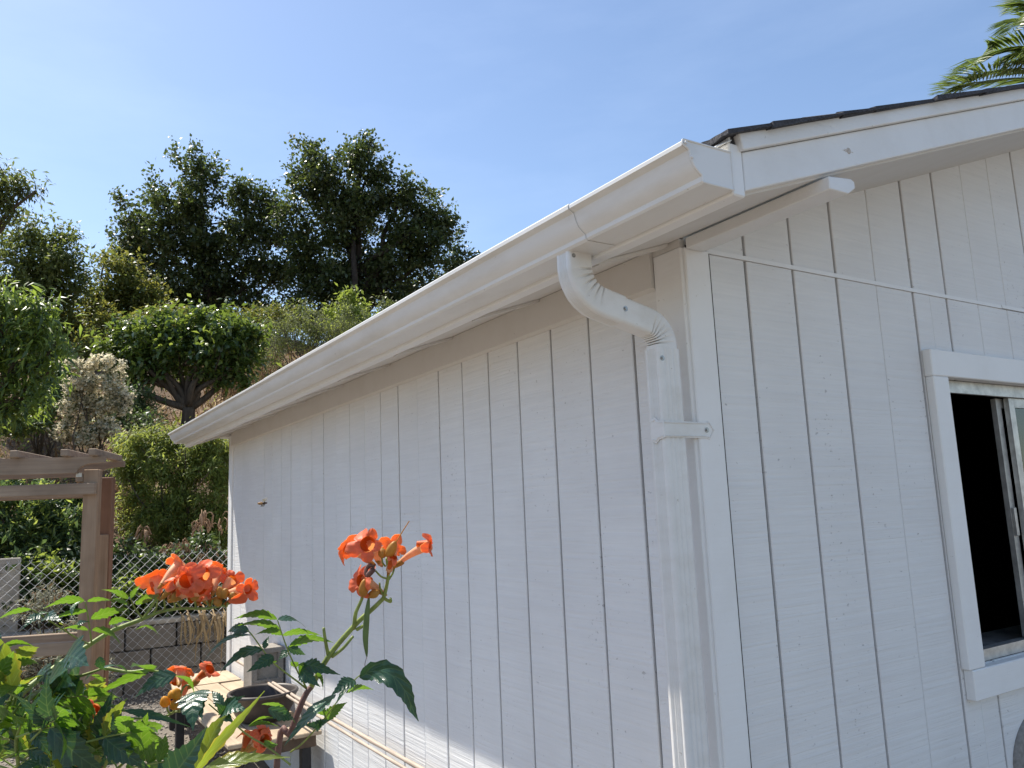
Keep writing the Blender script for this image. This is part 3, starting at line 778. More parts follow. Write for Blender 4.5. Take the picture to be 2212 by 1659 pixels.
tpart(B().box((-.47, 2.881, TZ-.075), (-.44, 4.45, TZ-.0225), 0, .003).build('apron', TABLED))
for (x, y) in ((-.44, 2.91), (-.09, 2.91), (-.46, 4.35), (-.08, 4.35), (-.40, 4.95), (-.30, 4.95)):
    tpart(B().box((x-.025, y-.025, gh(x, y)-.02), (x+.025, y+.025, TZ-.09), 0, .003).build('leg', BLACKM))
tpart(B().box((-.44, 2.88, .20), (-.09, 2.93, .235), 0, .003).build('stretcher', BLACKM))
# bowl
pc = np.array([-.215, 3.27, TZ+.002]); prf = [(0, .006), (.10, .006), (.118, .0), (.135, .01), (.168, .07), (.183, .128), (.190, .132), (.194, .141), (.190, .150), (.180, .152), (.172, .142), (.160, .09), (.128, .028), (0, .022)]
v = []; f = []; n = 40
for (r, z) in prf:
    for k in range(n): a = 2*math.pi*k/n; v.append((pc[0]+r*math.cos(a), pc[1]+r*math.sin(a), pc[2]+z))
for i in range(len(prf)-1):
    for k in range(n): f.append((i*n+k, i*n+(k+1) % n, (i+1)*n+(k+1) % n, (i+1)*n+k))
bowl = mesh('planter_bowl', v, f, POT, smooth=True); tag(bowl, 'wide dark brown planter bowl standing on the plank table', 'bowl')
# cinder block: hollow, on end
cb = empty('cinder_block', (-.10, 3.66, TZ)); tag(cb, 'grey hollow concrete block standing on the table behind the bowl', 'block')
x0, x1, y0, y1 = -.205, -.015, 3.56, 3.75
bb = B()
for (za, zb_) in ((0, .028), (.118, .152), (.30, .33)): bb.box((x0, y0, TZ+.003+za), (x1, y1, TZ+.003+zb_), 0, .002)
for (xa, xb) in ((x0, x0+.032), (x1-.032, x1)):
    for (za, zb_) in ((.0282, .1178), (.1522, .2998)): bb.box((xa, y0+.0005, TZ+.003+za), (xb, y1-.0005, TZ+.003+zb_))
bb.box((x0+.0325, y0+.02, TZ+.1555), (x1-.0325, y1-.02, TZ+.3025))
o = bb.build('block_body', CINDER, cb); o.matrix_parent_inverse = Matrix.Translation((.10, -3.66, -TZ))
# bamboo poles leaning along the wall
def pole(p, q, r, label):
    P = [np.array(p)+(np.array(q)-np.array(p))*t+np.array([0, 0, -.012*math.sin(math.pi*t)]) for t in np.linspace(0, 1, 29)]
    R = [r*(1.18 if i % 4 == 0 else 1.0)*(1-.15*i/28) for i in range(29)]
    o = B().tube(P, R, 9).build('bamboo_pole', BAMBOO, smooth=True); tag(o, label, 'pole', 'bamboo poles by the wall'); return o
pole((-.115, 4.36, .739), (-.085, 1.05, .700), .0095, 'upper pale bamboo pole resting across the bowl along the wall')
pole((-.135, 3.45, .722), (-.108, 1.0, .684), .0075, 'lower pale bamboo pole lying beside another along the wall')

# chair edge at the lower right
ch = empty('patio_chair', (1.45, -.32, 0)); tag(ch, 'dark grey rounded backrest at the bottom right corner under the window', 'chair')
CH = m_plain('dark_grey_woven_fabric', (.25, .235, .215), .8, 60, .25, .3)
cp = at(2195, 1640, 2.55); cx, cyy, cz = cp
pts = []
R_ = .24; cX = cx+R_+.005
for k in range(25):
    a = math.pi*k/24; pts.append((cX-R_*math.cos(a), cyy, cz-.04+.17*math.sin(a)))
pts = [(cX-R_*.9, cyy, .48)]+pts+[(cX+R_*.9, cyy, .48)]
def cpart(o): o.parent = ch; o.matrix_parent_inverse = Matrix.Translation((-1.45, .32, 0)); return o
bk = cpart(B().prism(pts, (0, .035, 0)).build('backrest', CH)); md = bk.modifiers.new('edge', 'BEVEL'); md.width = .012; md.segments = 3; md.limit_method = 'ANGLE'
cpart(B().box((cX-.22, cyy-.42, .42), (cX+.22, cyy-.002, .47), 0, .015).build('seat', CH))
for (u, w) in ((-.19, -.38), (.19, -.38), (-.19, -.03), (.19, -.03)):
    cpart(B().tube([(cX+u, cyy+w, 0), (cX+u, cyy+w, .42)], .014, 10).build('leg', BLACKM))
ch.location = (1.45, -.32, 0)

# ------------------------------------------------------------------ foliage
def leaf_cloud(C, L, Wd, axis, normal, fold=.25, bend=.25):
    """N leaves as folded kites; C base points, L lengths, axis and normal per leaf"""
    N = len(C); ax_ = axis/np.linalg.norm(axis, axis=1)[:, None]
    nn = normal-ax_*np.sum(normal*ax_, 1)[:, None]; nn /= np.maximum(np.linalg.norm(nn, axis=1)[:, None], 1e-6)
    sd = np.cross(ax_, nn); L = L[:, None]; Wd = Wd[:, None]
    b = C; m = C+ax_*L*.5+nn*L*bend*.12; tip = C+ax_*L-nn*L*bend*.35
    l = C+ax_*L*.45+sd*Wd*.5+nn*Wd*fold*.5; r = C+ax_*L*.45-sd*Wd*.5+nn*Wd*fold*.5
    V = np.stack([b, l, m, r, tip], 1).reshape(-1, 3)
    o = (np.arange(N)*5)[:, None]
    F = np.concatenate([o+np.array([0, 2, 1]), o+np.array([0, 3, 2]), o+np.array([1, 2, 4]), o+np.array([2, 3, 4])], 0)
    return V, F
def rdir(n): 
    v = rng.normal(size=(n, 3)); return v/np.linalg.norm(v, axis=1)[:, None]
def blob_leaves(blobs, n, size, ratio=.5, clump=26, crad=.16, up=.5, droop=0.0, shell=2.4, hole=.0):
    """blobs: list of (centre, radii(3)); leaves come in twig clumps spread mostly near the outside"""
    sub = []
    for (c, r) in blobs:
        k = 13 if np.mean(r) > .35 else 8
        dd = rdir(k)
        for j in range(k):
            sub.append((c+dd[j]*r*rng.uniform(.35, .92), r*rng.uniform(.26, .44)))
        sub.append((c, r*.45))
        for j in range(7):                   # shoots standing out of the top
            q = rdir(1)[0]; q[2] = abs(q[2])+.6; q = nrm(q)
            sub.append((c+q*r*rng.uniform(.95, 1.18), np.array([.14, .14, .34])*np.mean(r)*rng.uniform(.7, 1.3)))
    blobs = sub
    W_ = np.array([np.prod(b[1])**(2/3) for b in blobs]); W_ /= W_.sum()
    nc = max(1, n//clump); idx = rng.choice(len(blobs), nc, p=W_)
    d = rdir(nc); rr = rng.random(nc)**(1/shell)*(1+.10*rng.normal(size=nc)); rr = np.clip(rr, 0, 1.22)
    cen = np.array([blobs[i][0] for i in idx]); rad = np.array([blobs[i][1] for i in idx])
    P = cen+d*rad*rr[:, None]
    tw = d*np.array([1, 1, .7])+rdir(nc)*.6+np.array([0, 0, up]); tw /= np.linalg.norm(tw, axis=1)[:, None]
    m = rng.integers(int(clump*.5), int(clump*1.5)+1, nc); ci = np.repeat(np.arange(nc), m); N = len(ci)
    s = rng.random(N)
    base = P[ci]+tw[ci]*((s-.4)*crad*2.6)[:, None]+rng.normal(size=(N, 3))*crad*.42
    axis = tw[ci]*.55+rdir(N)*.95+np.array([0, 0, -droop])
    normal = rdir(N)*.75+np.array([0, 0, 1.0])
    L = size*rng.uniform(.45, 1.4, N); return leaf_cloud(base, L, L*ratio, axis, normal, .25, .25+.9*min(1, droop)), P
def limb(b, p, q, r0, r1, k=7, wob=.06, n=7):
    p, q = np.asarray(p, float), np.asarray(q, float); L = np.linalg.norm(q-p)
    mid = [(p+(q-p)*t+rng.normal(size=3)*wob*L*math.sin(math.pi*t)) for t in (.33, .66)]
    P = curve([p, *mid, q], k); b.tube(P, list(np.linspace(r0, r1, k+1)), n)
def dblob(px, py, r, d, ry=None, rd=None):
    """foliage mass at photo position, radius r in photo units"""
    k = d/FPX; c = at(px, py, d); R = r*k
    return (c, np.array([R, (rd*k if rd else R), (ry*k if ry else R)]))
def yblob(px, py, r, Y, ry=None, rd=None):
    k = (at(px, py, 1.0)-CAM)[1]; return dblob(px, py, r, (Y-CAM[1])/k, ry, rd)
def tree(name, label, cat, blobs, nleaf, size, leafmat, barkmat, base, trunk_r, fork, nlimb=8, ratio=.5, clump=26, crad=.16, up=.5, droop=0.0, shell=2.4, group=None, extra=None, nw=40):
    root = empty(name, tuple(base)); tag(root, label, cat, group); inv = Matrix.Translation(tuple(-np.asarray(base, float)))
    (V, F), P = blob_leaves(blobs, nleaf, size, ratio, clump, crad, up, droop, shell)
    mats = [leafmat]; fm = None
    if extra:
        mats = [leafmat, extra[0]]; fm = np.tile((rng.random(len(V)//5) < extra[1]).astype(np.int32), 4)
    o = tri_mesh('crown', V, F, mats, root, fm); o.matrix_parent_inverse = inv
    b = B(); fork = np.asarray(fork, float); base = np.asarray(base, float)
    limb(b, base-np.array([0, 0, .25]), fork, trunk_r*1.15, trunk_r*.8, 8, .03, 10)
    cents = [bl[0] for bl in blobs]
    for i, c in enumerate(cents[:nlimb]):
        s = fork+(base-fork)*random.uniform(0, .12)
        limb(b, s, c, trunk_r*.55, trunk_r*.16, 8, .07, 7)
        for k in range(4):
            j = P[rng.integers(len(P))]
            if np.linalg.norm(j-c) < 2.2*np.max(blobs[i][1]): limb(b, c+(s-c)*random.uniform(0, .4), j, trunk_r*.16, trunk_r*.04, 5, .1, 5)
    for k in range(nw):
        j = P[rng.integers(len(P))]; c = min(cents, key=lambda q: np.linalg.norm(q-j)); limb(b, c, j, trunk_r*.09, trunk_r*.03, 4, .12, 4)
    o = b.build('trunk', barkmat, root, smooth=True); o.matrix_parent_inverse = inv
    return root
def foot(px, py_d, d):
    """spot on the ground below a photo column at distance d"""
    p = at(px, py_d, d); p[2] = gh(p[0], p[1]); return p

OD = 25.0
oakL = [dblob(420, 440, 85, OD), dblob(335, 510, 82, OD), dblob(480, 530, 100, OD), dblob(300, 590, 55, OD), dblob(390, 610, 85, OD), dblob(540, 480, 55, OD), dblob(560, 580, 55, OD), dblob(430, 375, 38, OD), dblob(290, 490, 40, OD), dblob(480, 630, 70, OD), dblob(345, 660, 50, OD), dblob(430, 690, 55, OD), dblob(560, 660, 45, OD), dblob(600, 600, 40, OD), dblob(300, 680, 40, OD), dblob(585, 440, 36, OD), dblob(590, 510, 45, OD), dblob(265, 545, 32, OD), dblob(520, 430, 40, OD)]
b0 = foot(455, 700, OD)
tree('oak_tree', 'broad dark oak on the ridge with a rounded crown, left of the taller oak', 'tree', oakL, 46000, .125, L_OAK, BARKD, b0, .20, b0+np.array([.0, 0, 1.1]), 14, .62, 24, .20, .4, group='oaks on the ridge', extra=(L_OLIVE, .12))
oakR = [dblob(715, 400, 85, OD-1), dblob(800, 365, 48, OD-1), dblob(803, 308, 22, OD-1, 30), dblob(672, 345, 36, OD-1), dblob(760, 510, 110, OD-1), dblob(880, 480, 72, OD-1), dblob(645, 520, 55, OD-1), dblob(925, 550, 62, OD-1), dblob(850, 590, 85, OD-1), dblob(700, 610, 75, OD-1), dblob(940, 460, 38, OD-1), dblob(870, 430, 32, OD-1), dblob(775, 640, 70, OD-1), dblob(650, 600, 45, OD-1), dblob(640, 680, 40, OD-1), dblob(700, 690, 50, OD-1), dblob(860, 670, 60, OD-1), dblob(625, 450, 36, OD-1), dblob(965, 500, 34, OD-1), dblob(1000, 590, 40, OD-1), dblob(640, 380, 24, OD-1)]
b0 = foot(760, 700, OD-1)
tree('oak_tree', 'tallest dark oak on the ridge with a pointed top, above the gutter', 'tree', oakR, 50000, .125, L_OAK, BARKD, b0, .22, b0+np.array([.1, 0, 1.0]), 16, .62, 24, .20, .4, group='oaks on the ridge', extra=(L_OLIVE, .12))
oakS = [dblob(1000, 580, 36, OD+1), dblob(965, 620, 50, OD+1), dblob(1040, 610, 40, OD+1), dblob(900, 650, 50, OD+1)]
b0 = foot(990, 700, OD+1)
tree('oak_tree', 'low dark oak just showing over the gutter, right of the tallest oak', 'tree', oakS, 9000, .10, L_OAK, BARKD, b0, .12, b0+np.array([0, 0, .6]), 4, .6, 22, .2, .4, group='oaks on the ridge')
# olive-green trees at left
T1 = [dblob(60, 560, 75, 17), dblob(140, 560, 45, 17), dblob(110, 630, 70, 17), dblob(30, 650, 80, 17), dblob(-60, 580, 90, 17), dblob(135, 510, 26, 17), dblob(175, 620, 30, 17), dblob(60, 510, 30, 17)]
b0 = foot(60, 800, 17)
tree('leafy_tree', 'loose olive green tree left of the oaks, below the overhanging branch', 'tree', T1, 17000, .11, L_OLIVE, BARK, b0, .12, at(70, 690, 17), 6, .42, 20, .18, .3, .2, group='trees on the slope')
T2 = [dblob(245, 640, 55, 19), dblob(225, 570, 26, 19), dblob(265, 590, 36, 19), dblob(285, 690, 55, 19), dblob(215, 690, 50, 19), dblob(250, 740, 60, 19), dblob(165, 720, 50, 19), dblob(320, 640, 35, 19), dblob(160, 770, 40, 19)]
b0 = foot(250, 830, 19)
tree('leafy_tree', 'yellowish green thin tree in front of the left oak', 'tree', T2, 15000, .115, L_YELG, BARK, b0, .09, at(250, 760, 19), 7, .5, 18, .2, .4, .1, group='trees on the slope', extra=(L_OLIVE, .4))
T3 = [dblob(5, 415, 38, 13), dblob(50, 410, 26, 13), dblob(78, 412, 14, 13, 12), dblob(30, 455, 24, 13), dblob(-50, 400, 60, 13), dblob(-60, 480, 60, 13), dblob(5, 390, 20, 13)]
b0 = foot(-120, 900, 13)
tree('leafy_tree', 'tall tree whose leafy branch reaches in at the left edge', 'tree', T3, 6500, .10, L_OLIVE, BARK, b0, .11, at(-90, 560, 13), 7, .3, 18, .14, .1, .5, group='trees on the slope', nw=70)
# peach tree
T4 = [dblob(x_, y_, r_, 8.6, ry_) for (x_, y_, r_, ry_) in ((10, 650, 34, 26), (48, 655, 24, 20), (82, 672, 24, 22), (30, 700, 34, 26), (100, 705, 22, 26), (70, 735, 30, 30), (118, 745, 20, 24), (15, 750, 36, 32), (60, 790, 30, 34), (112, 800, 22, 30), (20, 820, 34, 36), (75, 850, 26, 30), (0, 880, 40, 30), (-50, 700, 50, 40), (-50, 800, 60, 50), (40, 885, 26, 22))]
b0 = foot(-40, 900, 8.6)
tree('peach_tree', 'bright green peach tree with long drooping leaves at the left edge', 'tree', T4, 3900, .135, L_PEACH, BARK, b0, .06, at(-20, 860, 8.6), 16, .21, 11, .13, .3, .55, 1.6, extra=(L_BROAD, .3))
# citrus tree
CDt = 12.6
T5 = [dblob(390, 745, 70, CDt, 48), dblob(300, 765, 62, CDt, 55), dblob(480, 755, 70, CDt, 50), dblob(340, 795, 55, CDt, 34), dblob(455, 800, 50, CDt, 34), dblob(265, 790, 34, CDt), dblob(525, 740, 34, CDt), dblob(320, 715, 34, CDt, 26), dblob(420, 708, 40, CDt, 22), dblob(490, 705, 34, CDt, 22), dblob(505, 800, 34, CDt), dblob(232, 765, 24, CDt), dblob(553, 728, 22, CDt), dblob(290, 838, 22, CDt, 14), dblob(525, 830, 18, CDt), dblob(440, 692, 20, CDt, 18), dblob(355, 690, 20, CDt, 18), dblob(270, 735, 24, CDt, 20)]
b0 = foot(405, 915, CDt); fk = at(408, 880, CDt)
tree('citrus_tree', 'small round dark green fruit tree with a forked trunk on the slope', 'tree', T5, 13000, .11, L_CIT, BARK, b0, .115, fk, 12, .45, 16, .12, .35, .25, extra=(L_LIME, .16))
# shrubs on the slope
def shrub(name, label, blobs, n, size, mat, base=None, ratio=.4, clump=18, crad=.1, up=.7, droop=0.0, extra=None, cat='shrub', group='shrubs on the slope', stemmat=None, shell=2.0):
    if base is None:
        c = np.mean([b[0] for b in blobs], 0); base = np.array([c[0], c[1], gh(c[0], c[1])])
    root = empty(name, tuple(base)); tag(root, label, cat, group); inv = Matrix.Translation(tuple(-np.asarray(base, float)))
    (V, F), P = blob_leaves(blobs, n, size, ratio, clump, crad, up, droop, shell)
    mats = [mat]; fm = None
    if extra: mats = [mat, extra[0]]; fm = np.tile((rng.random(len(V)//5) < extra[1]).astype(np.int32), 4)
    o = tri_mesh('foliage', V, F, mats, root, fm); o.matrix_parent_inverse = inv
    b = B()
    for k in range(14):
        j = P[rng.integers(len(P))]; limb(b, base+rng.normal(size=3)*np.array([.06, .06, 0]), j, .014, .004, 5, .06, 5)
    o = b.build('stems', stemmat or BARK, root, smooth=True); o.matrix_parent_inverse = inv
    return root
shrub('flowering_bush', 'cream flowered wild bush on the slope left of the citrus tree', [dblob(x_, y_, r_, 10.3, ry_) for (x_, y_, r_, ry_) in ((175, 800, 30, 14), (215, 790, 28, 12), (245, 805, 22, 14), (160, 840, 26, 20), (200, 835, 34, 22), (245, 840, 26, 22), (155, 880, 24, 20), (190, 880, 34, 24), (235, 880, 34, 24), (265, 870, 20, 20), (170, 915, 30, 18), (215, 920, 34, 18), (150, 945, 34, 18), (200, 950, 38, 18), (245, 940, 30, 18))], 14000, .042, L_CREAM, None, .8, 26, .05, 1.2, 0, (L_SAGE, .22))
FD = 8.6
shrub('feathery_shrub', 'tall light green feathery shrub filling the bank behind the fence', [dblob(x_, y_, r_, FD+e_, ry_) for (x_, y_, r_, ry_, e_) in ((320, 975, 46, 34, 0), (375, 960, 40, 26, .2), (430, 970, 46, 32, 0), (475, 985, 40, 34, .2), (280, 1010, 34, 30, 0), (350, 1020, 44, 34, -.1), (410, 1025, 44, 36, 0), (470, 1040, 44, 40, 0), (290, 1070, 40, 40, 0), (340, 1085, 44, 40, -.1), (400, 1090, 44, 40, -.1), (460, 1100, 44, 44, -.1), (300, 1140, 44, 36, -.1), (360, 1150, 44, 36, -.2), (430, 1160, 50, 40, -.2), (480, 1160, 40, 44, -.2), (540, 1010, 60, 50, .4), (270, 965, 24, 18, .2))], 40000, .06, L_FERN, None, .24, 14, .075, .6, .45, (L_YELG, .2))
YB = FY
shrub('leafy_plant', 'blue green whorled leafy plants behind the fence left of the arbor post', [yblob(60, 1120, 64, YB+.9, 45), yblob(140, 1150, 64, YB+.9, 42), yblob(20, 1175, 64, YB+.8, 42), yblob(120, 1095, 56, YB+1.1, 38), yblob(155, 1195, 54, YB+.8, 34), yblob(40, 1070, 70, YB+1.3, 30), yblob(-30, 1120, 70, YB+1.0), yblob(80, 1180, 60, YB+.8, 40)], 17000, .075, L_BROAD, None, .27, 16, .06, 1.0, 0, (L_FERN, .30), 'plant')
shrub('leafy_plant', 'yellow green leafed small plants low behind the chain link', [yblob(95, 1232, 44, YB+.32, 20), yblob(140, 1245, 30, YB+.32, 16), yblob(290, 1275, 36, YB+.28, 26), yblob(255, 1300, 26, YB+.28, 24)], 1300, .06, L_LIME, np.array([-1.0, FY+.45, gh(-1.0, FY+.45)]), .5, 10, .07, .4, .1, None, 'plant')
shrub('leafy_plant', 'dark green undergrowth at the foot of the bank behind the fence', [yblob(x_, y_, 60, YB+w_, 55) for (x_, y_, w_) in ((0, 1240, .6), (60, 1260, .5), (120, 1250, .55), (170, 1270, .5), (230, 1250, .6), (300, 1240, .6), (360, 1250, .5), (430, 1240, .6), (480, 1250, .5), (60, 1300, .35), (150, 1310, .35), (260, 1310, .35), (350, 1310, .35), (440, 1310, .35))], 24000, .06, L_BROAD, np.array([-.7, FY+.6, gh(-.7, FY+.6)]), .45, 16, .07, .3, .1, (L_OAK, .45), 'plant')
shrub('sage_bush', 'grey green bush above the gutter right of the citrus tree', [dblob(610, 740, 50, 15, 40), dblob(665, 730, 44, 15, 34), dblob(570, 790, 50, 15, 34), dblob(620, 700, 26, 15, 24), dblob(700, 740, 50, 15), dblob(760, 720, 50, 15)], 15000, .05, L_SAGE, None, .3, 22, .08, .9, 0, (L_FERN, .3))
shrub('lime_bush', 'pale lime green sapling rising above the gutter before the tall oak', [dblob(745, 672, 30, 16, 28), dblob(775, 690, 26, 16, 26), dblob(725, 700, 24, 16), dblob(760, 650, 16, 16), dblob(790, 720, 30, 16)], 2600, .10, L_LIME, None, .45, 12, .1, .8)
shrub('green_bush', 'mid green bush under the peach tree on the left slope', [dblob(130, 830, 40, 11.2, 60), dblob(95, 880, 50, 10.8, 40), dblob(40, 920, 60, 10.2, 26), dblob(110, 780, 40, 11.5)], 9000, .07, L_BROAD, None, .4, 18, .1, .4, .1, (L_FERN, .35))
shrub('green_bush', 'dark shaded bush beside the citrus trunk on the slope', [dblob(285, 880, 42, 12, 34), dblob(310, 920, 40, 11.5, 22), dblob(255, 905, 30, 11.6, 24)], 5000, .07, L_BROAD, None, .35, 18, .1, .4, .1, (L_SAGE, .3))
shrub('green_bush', 'loose yellow green thicket between the oaks and the fruit tree', [dblob(x_, y_, r_, 17.5, ry_) for (x_, y_, r_, ry_) in ((150, 700, 40, 34), (200, 740, 40, 34), (260, 760, 36, 30), (120, 760, 40, 36), (330, 700, 40, 24), (180, 790, 40, 24), (400, 690, 36, 20), (90, 700, 40, 34), (230, 700, 34, 30))], 13000, .10, L_YELG, None, .45, 14, .14, .5, .1, (L_OLIVE, .45))
shrub('green_bush', 'ragged olive thicket on the crest between fruit tree and gutter', [dblob(x_, y_, r_, 19.5, ry_) for (x_, y_, r_, ry_) in ((560, 705, 34, 26), (610, 690, 34, 24), (660, 690, 36, 26), (700, 700, 30, 30), (520, 715, 30, 22), (760, 700, 40, 30), (830, 690, 40, 30))], 9000, .09, L_OLIVE, None, .42, 14, .14, .6, .1, (L_SAGE, .45))
shrub('yellow_bush', 'low yellow green bushes across the slope behind the citrus tree', [dblob(200, 760, 50, 15.5, 36), dblob(330, 720, 60, 17, 30), dblob(520, 700, 50, 18, 26), dblob(600, 700, 50, 19, 20)], 9000, .08, L_YELG, None, .45, 18, .12, .5, 0, (L_OLIVE, .5))
# dry grass and litter over the slope
N = 60000
px_ = rng.uniform(-4.5, 9, N); py_ = FY+.3+rng.random(N)**.8*15.5
keep = (np.sin(px_*1.3+py_*.7)+np.sin(px_*.5-py_*1.1+2)+rng.normal(size=N)*.7) > -.6
px_, py_ = px_[keep], py_[keep]; N = len(px_); base = np.stack([px_, py_, ground_h(px_, py_)-.01], 1)
axis = rdir(N)*.75+np.array([0, 0, .85]); L = rng.uniform(.05, .19, N)*np.where(rng.random(N) < .06, 2.2, 1)
V, F = leaf_cloud(base, L, L*.07+.004, axis, rdir(N)+np.array([0, 0, .4]), .2, .8)
fm = np.tile(rng.choice([0, 1, 2], N, p=[.55, .33, .12]).astype(np.int32), 4)
g = tri_mesh('dry_grass', V, F, [L_DRY, L_BROWN, L_FERN], None, fm); tag(g, 'dry straw coloured grass and litter covering the slope', 'grass', kind='stuff')
# tall dead stalks
def dead_clump(px, py, d, n, h, label, spread=.5):
    c = foot(px, py, d); root = empty('dead_weed', tuple(c)); tag(root, label, 'weed', 'dead weeds on the slope'); b = B(); hv = []
    for k in range(n):
        p = c+np.array([rng.normal()*spread, rng.normal()*spread*.6, 0]); p[2] = gh(p[0], p[1])
        q = p+np.array([rng.normal()*.12, rng.normal()*.1, h*random.uniform(.6, 1.1)])
        b.tube(curve([p, (p+q)/2+rng.normal(size=3)*.02, q], 4), [.005, .004, .003, .003, .002], 4)
        for j in range(5): hv.append(p+(q-p)*random.uniform(.45, 1))
    o = b.build('stalks', L_BROWN, root); o.matrix_parent_inverse = Matrix.Translation(tuple(-c))
    hv = np.array(hv); n2 = len(hv)*8; C_ = np.repeat(hv, 8, 0)+rng.normal(size=(n2, 3))*.035
    V, F = leaf_cloud(C_, rng.uniform(.03, .07, n2), rng.uniform(.008, .02, n2), rdir(n2)+np.array([0, 0, .5]), rdir(n2))
    o = tri_mesh('seed_heads', V, F, L_BROWN, root); o.matrix_parent_inverse = Matrix.Translation(tuple(-c))
dead_clump(545, 800, 13.5, 60, 1.0, 'reddish brown dead weed stalks right of the citrus tree', .45)
dead_clump(540, 700, 16, 40, .9, 'thin dead weed stalks on the skyline behind the citrus tree', .7)
dead_clump(230, 960, 8.8, 30, .3, 'low tan weeds just above the right end of the arbor', .35)
dead_clump(175, 965, 9.0, 34, .35, 'short dead weeds on the bare slope above the arbor', .5)
dead_clump(30, 940, 8.4, 40, .30, 'dead brown weeds at the left edge above the arbor', .4)
dead_clump(130, 930, 9.2, 46, .30, 'brown weed tangle under the cream flowered bush', .5)
dead_clump(90, 960, 8.6, 40, .40, 'dead brown weeds below the peach tree', .45)
dead_clump(690, 790, 13.2, 26, .7, 'rust brown dead stalk clump just above the gutter', .15)

# silver plant by the arbor
shrub('silver_plant', 'silvery grey leaved plant at the foot of the arbor post', [dblob(85, 1330, 50, 5.9, 34), dblob(150, 1400, 60, 5.6, 44), dblob(60, 1440, 60, 5.6, 40), dblob(215, 1470, 36, 5.7, 30), dblob(110, 1300, 34, 6.0, 20), dblob(20, 1500, 70, 5.5, 50)], 5200, .05, L_SILV, None, .2, 12, .045, .8, 0, (L_BROWN, .12), 'plant', 'plants by the fence')
# withered lilies and hanging dry leaves
def withered(px, py, d, n, h0, label, head=18):
    c = foot(px, py, d); c[1] = max(c[1], FY+.2); c[2] = gh(c[0], c[1])
    root = empty('withered_flower', tuple(c)); tag(root, label, 'flower', 'withered flowers by the fence'); b = B(); hv = []
    for k in range(n):
        t = at(px+rng.normal()*(16 if n > 1 else 3), py+rng.normal()*(12 if n > 1 else 2), d+rng.normal()*.08)
        p = np.array([t[0]*.6+c[0]*.4+rng.normal()*.03, c[1]+rng.normal()*.04, c[2]])
        b.tube(curve([p, (p+t)/2+rng.normal(size=3)*.02, t], 6), [.006]*4+[.004]*3, 5); hv.append(t)
    o = b.build('stalk', STALK, root, smooth=True); o.matrix_parent_inverse = Matrix.Translation(tuple(-c))
    hb = B()
    for t in hv:
        for j in range(head):
            a = random.uniform(0, 2*math.pi); l = random.uniform(.03, .085); o_ = np.array([math.cos(a), math.sin(a), 0])
            t_ = t+rng.normal(size=3)*np.array([.012, .012, .03]); P = curve([t_, t_+o_*l*.5+np.array([0, 0, l*random.uniform(.2, .8)]), t_+o_*l+np.array([0, 0, random.uniform(-.5, .4)*l]), t_+o_*l*random.uniform(.6, 1.2)+np.array([0, 0, -l*random.uniform(.3, 1.1)])], 6)
            hb.tube(P, [.002, .002, .003, .006, .0095, .008, .002], 5)
    o = hb.build('dry_petals', L_WITH, root, smooth=True); o['kind'] = 'stuff'; o.matrix_parent_inverse = Matrix.Translation(tuple(-c))
withered(350, 1200, 7.4, 6, 1, 'withered tan lily heads in a dense clump over the fence', 16)
withered(385, 1185, 7.4, 6, 1, 'withered curled flower heads left of the tall one, over the fence', 16)
withered(436, 1128, 7.4, 1, 1, 'tallest withered brown flower head standing above the fence', 30)
withered(474, 1138, 7.4, 1, 1, 'single small withered flower beside the white wall corner', 7)
withered(310, 1155, 7.4, 1, 1, 'leaning withered flower head left of the clump', 14)
withered(465, 1205, 7.4, 4, 1, 'withered heads nearest the corner of the white wall', 12)
hb = B()
for k in range(26):
    p = at(random.uniform(365, 482), random.uniform(1310, 1345), 7.25); p[1] = FY-.05-random.uniform(0, .05)
    l = random.uniform(.10, .38); q = p+np.array([rng.normal()*.04, -.02, -l])
    P = curve([p+np.array([0, .10, .05]), p, (p+q)/2+rng.normal(size=3)*.015, q], 6); w = random.uniform(.006, .013)
    side = nrm(np.array([1, .3*rng.normal(), 0])); vv = []
    for i, c in enumerate(P): t = math.sin(math.pi*min(.95, .15+.8*i/6)); vv += [c-side*w*t, c+np.array([0, -.004*t, 0]), c+side*w*t]
    hb.add(vv, [(i*3+e, i*3+e+1, i*3+e+4, i*3+e+3) for i in range(6) for e in range(2)])
o = hb.build('dry_leaves', L_DRY); tag(o, 'long dry strap leaves hanging over the block wall', 'leaves', kind='stuff')

stk = B().tube([np.array([*at(243, 1517, 6.9)[:2], .2]), at(245, 1462, 6.9)], .011, 10).build('garden_stake', METALW); tag(stk, 'thin white stake in front of the block wall by the arbor', 'stake')
# gravel on the ground by the table
N = 5000
px_ = rng.uniform(-1.6, -.1, N); py_ = rng.uniform(2.6, FY, N); sz = rng.uniform(.004, .013, N)
C_ = np.stack([px_, py_, ground_h(px_, py_)+sz*.3], 1); oct_ = np.array([[1, 0, 0], [-1, 0, 0], [0, 1, 0], [0, -1, 0], [0, 0, .7], [0, 0, -.7]])
V = (C_[:, None, :]+oct_[None]*sz[:, None, None]*rng.uniform(.6, 1.3, (N, 6, 1))).reshape(-1, 3)
tr = np.array([[0, 2, 4], [2, 1, 4], [1, 3, 4], [3, 0, 4], [2, 0, 5], [1, 2, 5], [3, 1, 5], [0, 3, 5]])
F = ((np.arange(N)*6)[:, None, None]+tr[None]).reshape(-1, 3)
g = tri_mesh('gravel', V, F, BLOCKT); tag(g, 'loose gravel on the ground below the table', 'gravel', kind='stuff')

